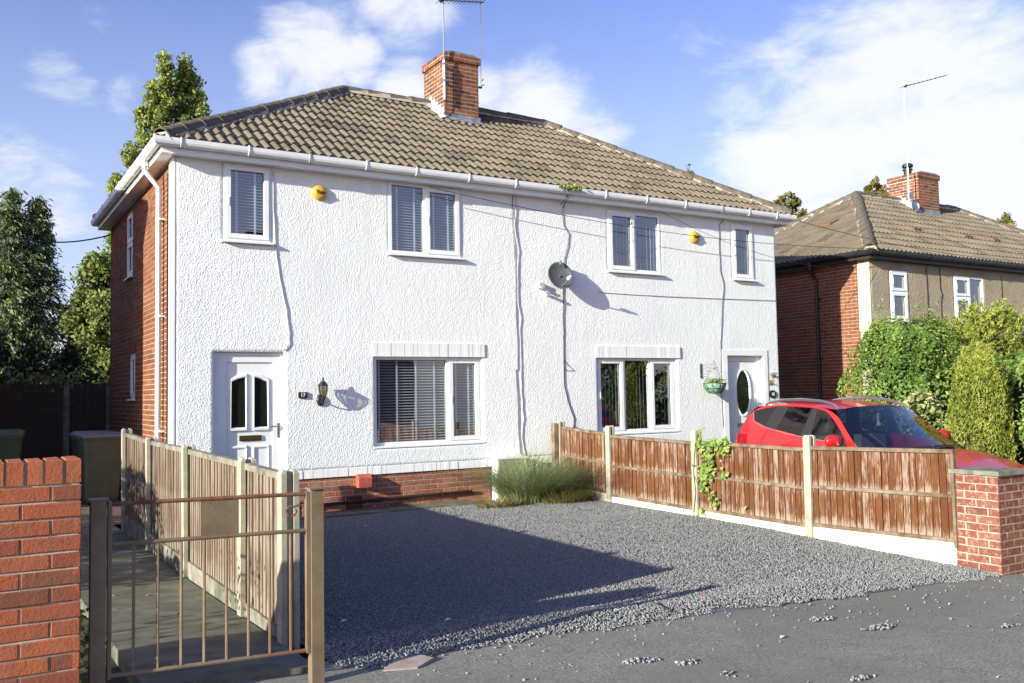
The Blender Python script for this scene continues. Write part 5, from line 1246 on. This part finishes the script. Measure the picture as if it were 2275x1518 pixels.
# side windows with dark pillars between
pan = [('pane', CGLD, [(.375, 1.53), (.41, 1.45), (.46, 1.375), (.71, 1.31), (.86, 1.60)]),
       ('pane', CGLD, [(.98, 1.27), (1.50, 1.19), (1.60, 1.575), (1.12, 1.594)]),
       ('pane', CGL, [(1.70, 1.175), (2.2, 1.128), (2.30, 1.10), (2.25, 1.245), (2.0, 1.445), (1.82, 1.548), (1.70, 1.562)])]
for sd in (-1, 1):
    for nm, mt, poly in pan:
        b = MB(); b.add([cp_(s, z, sd, .001) for s, z in poly], [tuple(range(len(poly)))]); b.build(nm, mt, car)
    for poly in ([(.71, 1.305), (.98, 1.26), (1.12, 1.597), (.86, 1.60)], [(1.50, 1.18), (1.70, 1.165), (1.70, 1.566), (1.60, 1.58)], [(2.30, 1.10), (2.42, 1.06), (2.25, 1.25)]):
        b = MB(); b.add([cp_(s, z, sd, .0015) for s, z in poly], [tuple(range(len(poly)))]); b.build('pillar_trim', DARKM, car)
    b = MB(); b.tube([cp_(s, z-.004, sd, .006) for s, z in ((.36, 1.54), (.405, 1.45), (.45, 1.37), (.71, 1.30), (1.27, 1.212), (2.2, 1.12), (2.42, 1.06))], .007, 5); b.build('window_trim', CHR, car)
    b = MB(); pts = [cp_(s, z, sd, o_) for s, z, o_ in ((.52, 1.615, -.06), (.66, 1.655, -.05), (.9, 1.685, -.05), (1.3, 1.695, -.05), (1.7, 1.67, -.05), (1.93, 1.62, -.05), (2.05, 1.565, -.055))]; b.tube(pts, [.012, .02, .022, .022, .022, .02, .012], 6)
    b.build('roof_rail', CHR, car)
    m_ = MB(); rr = Matrix.Translation((sd*1.02, -2.28, 1.155)) @ Matrix.Rotation(R(90), 4, 'X') @ Matrix.Diagonal((1.15, .80, 1, 1)).to_4x4()
    m_.lathe([(.02, -.055), (.075, -.045), (.105, -.01), (.11, .03), (.10, .055), (.02, .065)], (0, 0, 0), 14, T=rr); m_.v = [tuple(v) for v in m_.v]
    mi_ = m_.build('door_mirror', RED, car, smooth=True)
    m_ = MB(); m_.box(sd*.9, -2.30, 1.105, sd*1.11, -2.22, 1.125); m_.build('mirror_trim', CHR, mi_)
    m_ = MB(); m_.tube([(sd*.86, -2.30, 1.10), (sd*.96, -2.28, 1.11)], .03, 6); m_.build('mirror_arm', DARKM, mi_)
    l_ = MB(); l_.grid([[cp_(s, z, sd, .006) for s in (.02, .16, .34)] for z in (1.02, 1.10, 1.18)]); l_.build('tail_light', simple('tail_light_red', (.25, .005, .01), .12, .6), car, smooth=True)
    l_ = MB(); l_.grid([[cp_(s, z, sd, .008) for s in (4.0, 4.15, 4.30, 4.42)] for z in (.48, .54, .60)]); l_.build('headlight', METAL, car, smooth=True)
    for s in (.82, 3.62):
        w = MB(); w.tube([(sd*.70, -s, .335), (sd*.932, -s, .335)], .335, 28); wo = w.build('wheel', TYRE, car); w = MB(); w.tube([(sd*.93, -s, .335), (sd*.94, -s, .335)], .23, 20); w.build('rim', CHR, wo)
        w = MB(); w.tube([(sd*.60, -s, .36), (sd*.925, -s, .36)], .385, 28); w.build('wheel_arch', DARKM, car)
    st_ = MB(); st_.box(sd*.18, -1.62, .45, sd*.66, -1.48, 1.18); st_.box(sd*.2, -2.1, .45, sd*.66, -1.6, .66); st_.build('seat', SEATM, car)
    st_ = MB(); st_.lathe([(.03, 0), (.10, .02), (.12, .08), (.10, .15), (.03, .17)], (sd*.42, -1.52, 1.22), 12, sy=.5); st_.build('headrest', SEATM, car, smooth=True)
car.rotation_euler = (0, 0, R(-6.5)); car.location = (8.60, -2.34, .015)
b = MB(); b.box(-.82, -2.6, .5, .82, -2.35, 1.0); b.box(-.80, -.9, .5, .80, -.75, 1.22); b.box(-.84, -2.6, .3, .84, -.2, .45); b.build('interior', INT, car)
b = MB(); b.grid([[(hw(z)*.84*x_, -s+.075*(1-x_*x_)+.006, z) for x_ in np.linspace(-1, 1, 7)] for s, z in ((.15, 1.34), (.32, 1.55))]); b.build('rear_window', CGLD, car)
b = MB(); b.box(-.012, -2.12, 1.36, .012, -2.1, 1.5); b.lathe([(.0, -.03), (.03, -.01), (.03, .02), (0, .04)], (0, -2.12, 1.34), 8); b.build('dangling_ornament', WH, car)
for sd in (-1, 1):
    for ln in ([(1.60, 1.17), (1.62, 1.05), (1.61, .90), (1.60, .60)], [(2.62, 1.00), (2.60, .90), (2.56, .60)], [(.80, 1.25), (.72, 1.1), (.78, .9)]):
        b = MB(); b.tube([cp_(s, z, sd, .0005) for s, z in ln], .0035, 4); b.build('door_gap', DARKM, car)
    for s in (1.28, 2.35-.95+1.0):
        b = MB(); b.tube([cp_(s-.09, 1.06, sd, .012), cp_(s, 1.065, sd, .022), cp_(s+.09, 1.06, sd, .012)], .010, 6); b.build('door_handle', RED, car)
b = MB(); b.tube([(-.78, -2.86, .985), (-.5, -2.98, 1.05), (0, -3.04, 1.075), (.5, -2.98, 1.05), (.78, -2.86, .985)], .004, 4); b.build('bonnet_gap', DARKM, car)
b = MB(); b.box(-.52, -4.515, .44, .52, -4.47, .52); b.box(-.42, -4.52, .22, .42, -4.47, .34); b.build('grille', DARKM, car)
b = MB(); b.box(-.26, -4.53, .36, .26, -4.516, .43); b.build('blank_plate', WH, car)
# ------------------------------------------------------------ plants
def hedge(name, c, r, zb, zt, n, size, mt, label, cat, coremt, seed, power=2.6, bump_=.13, jit=.7, group=None, dirv=None, aspect=.55, stemz=None):
    rg = np.random.default_rng(seed); e = empty(name, (c[0], c[1], zb), label, cat, group)
    H = zt-zb; u = rg.normal(size=(n, 3)); u[:, 2] = np.abs(u[:, 2])*1.1; u /= np.linalg.norm(u, axis=1)[:, None]
    tz = rg.random(n)
    side = rg.random(n) < .72
    a = rg.random(n)*2*math.pi
    z = np.where(side, tz, 0); 
    sh = lambda t: (1-np.clip((t-.55)/.45, 0, 1)**power)**(1/power)
    zz = np.where(side, rg.random(n)*.97, .97*np.sqrt(1-np.minimum(1, rg.random(n)))) 
    rr = sh(zz)*np.where(side, 1, np.sqrt(rg.random(n)))
    zz = np.where(side, zz, .55+.45*(1-np.clip(rr, 0, .999)**power)**(1/power))
    ca, sa = np.cos(a), np.sin(a); q = (np.abs(ca)**power+np.abs(sa)**power)**(-1/power)
    nx_ = np.array([mn.noise((ca[i]*2.2+seed, sa[i]*2.2, zz[i]*3.5)) for i in range(n)])
    depth = rg.random(n)**2*.16
    k = 1+bump_*nx_*2-depth
    shoot = np.array([mn.noise((ca[i]*9+seed, sa[i]*9, zz[i]*14)) for i in range(n)]); k = k+np.clip(shoot-.28, 0, 1)*rg.random(n)*.75*min(1.0, .5/max(r[0], .3)); zz = zz+np.clip(shoot-.28, 0, 1)*rg.random(n)*.28
    P = np.stack([ca*q*rr*r[0]*k, sa*q*rr*r[1]*k, zz*H*(1+bump_*.35*nx_)-depth*.1], 1)
    nr_ = np.stack([ca, sa, np.where(side, .25, 1.6)], 1)
    leafmesh('foliage', P, rg.uniform(size*.7, size*1.3, n), mt, nrm=nr_, jit=jit, parent=e, rn=np.clip(rg.random(n)*.75+nx_*.5+.12, 0, 1), dirv=dirv, aspect=aspect)
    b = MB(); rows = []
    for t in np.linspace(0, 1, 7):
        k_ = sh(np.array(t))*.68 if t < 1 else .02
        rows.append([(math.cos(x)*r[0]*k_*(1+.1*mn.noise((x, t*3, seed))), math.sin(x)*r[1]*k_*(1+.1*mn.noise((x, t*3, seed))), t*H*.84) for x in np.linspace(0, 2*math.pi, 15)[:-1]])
    b.grid(rows, close=True); b.build('core_or_branches', coremt, e, smooth=True)  # solid core, its dark colour standing in for the shaded inside of the bush
    return e
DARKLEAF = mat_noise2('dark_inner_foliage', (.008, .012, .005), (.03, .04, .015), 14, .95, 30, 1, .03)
IVY = mat_leaf('ivy_leaf', (.06, .12, .018), (.14, .24, .04), (.32, .38, .10), .3)
CONL = mat_leaf('golden_conifer_leaf', (.13, .18, .025), (.27, .31, .045), (.42, .42, .09), .3)
VAR = mat_leaf('variegated_leaf', (.10, .18, .05), (.34, .36, .14), (.46, .45, .22), .3)
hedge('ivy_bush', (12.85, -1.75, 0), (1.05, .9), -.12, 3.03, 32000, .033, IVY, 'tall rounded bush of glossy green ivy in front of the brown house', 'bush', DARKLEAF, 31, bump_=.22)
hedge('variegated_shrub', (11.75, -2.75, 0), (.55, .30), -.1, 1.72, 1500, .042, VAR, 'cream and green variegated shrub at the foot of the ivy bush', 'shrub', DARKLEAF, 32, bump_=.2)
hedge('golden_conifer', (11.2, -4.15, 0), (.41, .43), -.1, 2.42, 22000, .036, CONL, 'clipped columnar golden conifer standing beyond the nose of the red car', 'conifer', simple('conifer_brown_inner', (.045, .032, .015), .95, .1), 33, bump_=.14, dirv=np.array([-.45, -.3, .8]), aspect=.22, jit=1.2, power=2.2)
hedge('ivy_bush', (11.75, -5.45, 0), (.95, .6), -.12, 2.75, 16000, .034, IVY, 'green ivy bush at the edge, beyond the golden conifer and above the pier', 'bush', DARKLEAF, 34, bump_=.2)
hedge('backing_hedge', (12.9, -3.9, 0), (.7, 2.4), -.15, 2.35, 9000, .045, IVY, 'hedge added as dark backing in the gaps between the bushes by the brown house', 'hedge', DARKLEAF, 35, bump_=.08)  # added behind the bushes so the gaps between them read dark
def sprays(name, c, r, n_br, mt, label, seed, up_=.55, leaf=.05, cat='conifer', group=None, ln=(.25, .5)):
    rg = np.random.default_rng(seed); e = empty(name, c, label, cat, group); P = []; D = []; b = MB()
    for i in range(n_br):
        a = rg.random()*6.283; ph = rg.random()**.6; z = rg.random()
        o = np.array([math.cos(a)*r[0]*ph*math.sqrt(max(.05, 1-z*z)), math.sin(a)*r[1]*ph*math.sqrt(max(.05, 1-z*z)), z*r[2]])
        d = np.array([math.cos(a)*.6+rg.normal()*.3, math.sin(a)*.6+rg.normal()*.3, up_+rg.random()*.5]); d /= np.linalg.norm(d); l_ = rg.uniform(*ln)
        m_ = 26; t = rg.random(m_); q = o+d*l_*t[:, None]+rg.normal(size=(m_, 3))*.035*(1.2-t[:, None]); q[:, 2] -= .10*t*t*l_
        P.append(q); D.append(np.tile(d, (m_, 1))+rg.normal(size=(m_, 3))*.5)
        if i % 12 == 0: b.tube([(o[0]*.2, o[1]*.2, 0), tuple(o)], .015, 4)
    P = np.concatenate(P); D = np.concatenate(D)
    leafmesh('foliage', P, rg.uniform(leaf*.6, leaf*1.3, len(P)), mt, parent=e, dirv=D*2.5, aspect=.24, rn=np.clip(rg.random(len(P))*.8+P[:, 2]/r[2]*.2, 0, 1))
    b.build('core_or_branches', DARKLEAF, e); return e
sprays('golden_conifer', (15.1, -2.1, 1.2), (2.2, .85, 2.05), 760, CONL, 'feathery golden conifer hedge top below the brown house windows', 41)
def crown(P0, rads, n, rg):
    """clustered points: P0 list of clump centres, rads radii"""
    k = len(P0); idx = rg.integers(0, k, n); u = rg.normal(size=(n, 3)); u /= np.linalg.norm(u, axis=1)[:, None]
    rr = rg.random(n)**.45; return np.asarray(P0)[idx]+u*(np.asarray(rads)[idx]*rr)[:, None] if np.ndim(rads) == 1 else np.asarray(P0)[idx]+u*np.asarray(rads)[idx]*rr[:, None], idx
BARK = mat_noise2('tree_bark', (.05, .04, .03), (.12, .10, .08), 12, .95, 40, .8)
def tree(name, x, y, zt, lobes, n, leaf, mt, label, seed, group=None, cl_r=.35, ncl=60, cat='tree', dirv=None, aspect=.6, zb=None):
    """lobes: (dx, dy, z0, z1, r) columns or domes of foliage"""
    rg = np.random.default_rng(seed); z0 = g1(x, y)-.1 if zb is None else zb; e = empty(name, (x, y, z0), label, cat, group)
    b = MB(); C = []; Rr = []
    b.tube([(0, 0, 0), (.05, 0, (zt-z0)*.35), (lobes[0][0]*.5, lobes[0][1]*.5, (zt-z0)*.7)], [.04*(zt-z0)**.8*.6+.05, .03*(zt-z0)**.8*.5+.03, .02], 8)
    for (dx, dy, a, c, r) in lobes:
        b.tube([(0, 0, (zt-z0)*.2), (dx*.7, dy*.7, a-z0+.3*(c-a)), (dx, dy, c-z0-.2)], [.05+.01*(zt-z0)*.4, .04, .01], 6)
        for i in range(ncl):
            t = rg.random(); rad = r*np.sin(math.pi*min(1, t**.8*.88+.12))**.7; an = rg.random()*6.283; rr = rad*(rg.random()**.35)
            C.append((dx+math.cos(an)*rr, dy+math.sin(an)*rr, a-z0+(c-a)*t)); Rr.append(cl_r*rg.uniform(.6, 1.3))
            if i % 3 == 0: b.tube([(dx, dy, a-z0+(c-a)*t*.85), C[-1]], [.02, .006], 4, cap=False)
    P, idx = crown(C, np.array(Rr), n, rg)
    tone = rg.random(len(C))*.5
    leafmesh('crown', P, rg.uniform(leaf*.6, leaf*1.35, n), mt, parent=e, rn=np.clip(tone[idx]+rg.random(n)*.55, 0, 1), dirv=dirv, aspect=aspect)
    b.build('trunk', BARK, e); return e
POPL = mat_leaf('poplar_leaf', (.13, .19, .045), (.27, .33, .08), (.46, .44, .14), .4)
tree('poplar_tree', 4.4, 25, 15.6, [(.05, 0, 5, 15.6, .85), (-.25, .1, 5, 14.7, .8), (.90, .3, 5, 15.6, .8), (1.35, .2, 5, 14.9, .75), (1.6, .2, 5, 13.7, .6), (-.7, .2, 4, 13.3, .75), (-1.15, 0, 3.5, 11.9, .7), (-1.65, .2, 3, 10.5, .55), (.5, .5, 3, 14.2, 1.1)], 75000, .08, POPL, 'tall columnar poplar rising behind the left end of the white house roof', 61, cl_r=.30, ncl=75)
CONF = mat_leaf('dark_conifer_leaf', (.05, .075, .03), (.12, .16, .07), (.26, .30, .14), .2)
def conifer(name, x, y, tops, n, mt, label, seed, leaf=.075, zb=None):
    rg = np.random.default_rng(seed); z0 = g1(x, y) if zb is None else zb; e = empty(name, (x, y, z0), label, 'conifer'); P = []; D = []; tn = []
    b = MB()
    for (dx, dy, zt, r) in tops:
        b.tube([(dx, dy, 0), (dx, dy, zt-z0-.2)], [.12, .01], 7); H = zt-z0
        for i in range(n):
            t = rg.random()**1.25; an = rg.random()*6.283; L_ = r*(1-t)**.75*rg.uniform(.75, 1.12)+.10; d = np.array([math.cos(an), math.sin(an), 0])
            m_ = 34; s = rg.random(m_)**.6; q = np.array([dx, dy, t*H])+d*(L_*s)[:, None]; q[:, 2] += .16*L_*s-.30*L_*s**2.2+rg.normal(size=m_)*.05; q[:, :2] += rg.normal(size=(m_, 2))*.06*(.4+s[:, None])
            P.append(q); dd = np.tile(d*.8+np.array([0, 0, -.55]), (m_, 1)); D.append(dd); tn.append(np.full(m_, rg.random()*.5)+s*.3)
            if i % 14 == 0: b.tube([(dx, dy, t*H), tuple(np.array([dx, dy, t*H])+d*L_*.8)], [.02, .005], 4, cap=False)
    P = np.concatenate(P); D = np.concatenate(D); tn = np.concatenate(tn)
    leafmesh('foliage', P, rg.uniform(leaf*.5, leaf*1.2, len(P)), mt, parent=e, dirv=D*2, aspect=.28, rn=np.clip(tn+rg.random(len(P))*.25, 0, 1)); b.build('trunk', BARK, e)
    return e
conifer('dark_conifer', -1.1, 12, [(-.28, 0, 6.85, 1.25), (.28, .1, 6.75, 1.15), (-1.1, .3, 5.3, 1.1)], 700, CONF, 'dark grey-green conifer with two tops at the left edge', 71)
GRT = mat_leaf('yellow_green_leaf', (.09, .13, .03), (.21, .26, .065), (.42, .40, .13), .35)
tree('garden_tree', .55, 11.6, 5.7, [(0, 0, 1.6, 5.55, .95), (.5, .3, 1.6, 5.7, .8), (-.35, .1, 1.2, 4.6, .7)], 20000, .06, GRT, 'yellow-green leafy tree between the dark conifer and the house side', 62, cl_r=.28, ncl=60)
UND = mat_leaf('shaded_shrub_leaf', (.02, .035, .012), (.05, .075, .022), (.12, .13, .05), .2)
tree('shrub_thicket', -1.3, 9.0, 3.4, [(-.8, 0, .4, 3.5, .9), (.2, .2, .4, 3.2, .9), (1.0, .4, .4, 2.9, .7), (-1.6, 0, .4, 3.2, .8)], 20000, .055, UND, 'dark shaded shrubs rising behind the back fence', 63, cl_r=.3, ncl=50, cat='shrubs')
AUT = mat_leaf('autumn_leaf', (.06, .09, .02), (.17, .17, .04), (.36, .20, .06), .3)
for k, (px, py, rr, lb) in enumerate([(1750, 432, 1.05, 'tree top with autumn leaves showing between the white house roof and the brown house'), (1945, 404, 1.0, 'orange-tinged tree top behind the ridge of the brown house, left of its chimney'),
                                      (2235, 484, .8, 'small green tree top behind the right slope of the brown house roof'), (1530, 382, .35, 'tuft of twigs just showing above the white house roof hip')]):
    p = unp(px, py, 1, 19+k); zt = p.z+.1
    tree('distant_tree', p.x, p.y, zt, [(0, 0, zt-3.2*min(1, rr+.3), zt, rr), (-.5*rr, .2, zt-3, zt-.5*rr, rr*.8), (.5*rr, 0, zt-3, zt-.35*rr, rr*.8)], 4200 if rr > .5 else 900, .10, AUT, lb, 80+k, group='tree tops showing over the roofs', cl_r=.26, ncl=34)
# hedge on the higher plot to the left (throws the shade on the path)
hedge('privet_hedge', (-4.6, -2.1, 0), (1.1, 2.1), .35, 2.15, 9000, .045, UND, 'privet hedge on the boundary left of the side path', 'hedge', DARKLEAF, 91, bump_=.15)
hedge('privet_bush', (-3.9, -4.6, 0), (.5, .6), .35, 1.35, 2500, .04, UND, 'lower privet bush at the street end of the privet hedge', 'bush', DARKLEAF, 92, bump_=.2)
b = MB(); rg = np.random.default_rng(5)
for k in range(9):
    x, y = -2.6+rg.normal()*.12, -6.6+rg.normal()*.2; h = rg.uniform(.5, 1.0); b.tube([(x, y, .38), (x+rg.normal()*.08, y+rg.normal()*.08, .38+h*.5), (x+rg.normal()*.25, y+rg.normal()*.2, .38+h)], [.006, .005, .002], 4)
e = empty('rose_bush', (0, 0, 0), 'thin straggly rose stems behind the brick garden wall', 'shrub'); b.build('stems', BARK, e)
P = np.stack([-2.6+rg.normal(size=120)*.22, -6.6+rg.normal(size=120)*.25, .8+rg.random(120)*.55], 1); leafmesh('leaves', P, .03, UND, parent=e)
# weeds in the gap by the gate post
n = 150; P = np.stack([rng.uniform(-1.93, -1.80, n), rng.uniform(-7.72, -7.3, n), .42+rng.random(n)**1.5*.42], 1)
tag(leafmesh('weeds', P, .022, IVY, kind='stuff'), 'green weeds in the gap between the brick wall and the gate post', 'weeds')
# ornamental grass clump
def blades(name, c, rx, ry, n, hmin, hmax, mt, label, seed, w_=.0042, spread=1.15, parent=None, cat='ornamental grass'):
    rg = np.random.default_rng(seed); e = empty(name, (c[0], c[1], g1(c[0], c[1])), label, cat)
    a = rg.random(n)*6.283; r = np.sqrt(rg.random(n)); bx_, by_ = np.cos(a)*r*rx, np.sin(a)*r*ry
    h = rg.uniform(hmin, hmax, n); out_ = r*spread*rg.uniform(.6, 1.4, n)+np.abs(rg.normal(size=n))*.22; da = a+rg.normal(size=n)*.7
    seg = 5; V = np.zeros((n, seg+1, 2, 3)); 
    sx, sy = -np.sin(da), np.cos(da)
    for i in range(seg+1):
        t = i/seg; L_ = h*1.15; x = bx_+np.cos(da)*L_*out_*t**1.6; y = by_+np.sin(da)*L_*out_*t**1.6; z = L_*(t-.42*np.clip(out_, 0, 1.2)*t**2.4)
        wd = w_*(1-t)**.6*rg.uniform(.7, 1.3, n)
        V[:, i, 0] = np.stack([x-sx*wd, y-sy*wd, z], 1); V[:, i, 1] = np.stack([x+sx*wd, y+sy*wd, z], 1)
    base = (np.arange(n)*(seg+1)*2)[:, None, None]; f = np.array([[2*i, 2*i+1, 2*i+3, 2*i+2] for i in range(seg)])
    np_mesh('blades', V.reshape(-1, 3), (f[None]+base).reshape(-1, 4), mt, np.repeat(rg.random(n), seg), parent=e, kind='stuff'); return e
GRB = mat_leaf('grass_blade', (.14, .20, .08), (.30, .36, .17), (.52, .54, .30), .4)
GRD = mat_leaf('dry_grass_blade', (.16, .17, .05), (.30, .28, .10), (.42, .34, .18), .3)
blades('grass_clump', (5.02, -.76), .44, .28, 3200, .45, .93, GRB, 'large clump of arching blue-green grass against the plinth and fence end', 7)
blades('dry_grass', (5.45, -1.12), .42, .2, 900, .15, .36, GRD, 'short yellowing grass at the fence side of the big grass clump', 8)
blades('dry_grass', (4.35, -.95), .35, .16, 500, .08, .22, GRD, 'low dry grass spreading on the gravel at the left foot of the big clump', 9)
# ivy on the fence
LIV = mat_leaf('light_ivy_leaf', (.10, .18, .03), (.22, .34, .05), (.36, .42, .12), .35)
e = empty('climbing_ivy', (6.0, -3.37, 0), 'light green creeper climbing over the third fence post and its rail', 'creeper'); rg = np.random.default_rng(3)
P = []; Nn = []
for (px, py, sx, sy, n) in [(1556, 985, 6, 22, 40), (1590, 985, 22, 10, 60), (1602, 1000, 16, 14, 40), (1575, 1015, 14, 18, 45), (1560, 1050, 10, 26, 50), (1582, 1045, 14, 18, 30), (1612, 1055, 8, 8, 12), (1563, 1085, 8, 14, 22), (1580, 1100, 8, 10, 12), (1588, 1120, 5, 12, 14), (1556, 1138, 7, 5, 14), (1658, 1128, 3, 4, 3), (1560, 1075, 5, 8, 10)]:
    for _ in range(n):
        p = unp(px+rg.normal()*sx*.6, py+rg.normal()*sy*.6, 0, 5.95-rg.random()*.05); P.append((p.x-6, p.y+3.37, p.z))
leafmesh('leaves', np.array(P), rg.uniform(.018, .034, len(P)), LIV, nrm=np.tile([-1, -.3, .4], (len(P), 1)), jit=.5, parent=e, aspect=.8)
b = MB(); b.tube([(-.062, 0.02, .25), (-.065, -.03, .5), (-.06, .0, .8), (-.065, -.05, 1.15), (-.05, -.1, 1.28)], .006, 4); b.tube([(-.06, 0, .75), (-.055, -.12, .55), (-.052, -.16, .4)], .004, 4); b.build('stem', BARK, e)
n = 160; P = np.stack([rng.normal(size=n)*.13, rng.normal(size=n)*.05, rng.normal(size=n)*.03+.02*0], 1); p = unp(1268, 418, 1, -.3)
e = empty('gutter_plant', tuple(p), 'small green plant growing in the white gutter above the satellite dish', 'plant'); leafmesh('leaves', P, .035, LIV, parent=e)
b = MB(); b.tube([(0, 0, 0), (-.02, .07, -.12), (-.08, .2, -.25)], .007, 4); b.tube([(.03, 0, -.02), (.0, .05, -.14), (-.03, .22, -.3)], .005, 4); b.build('stem', BARK, e)
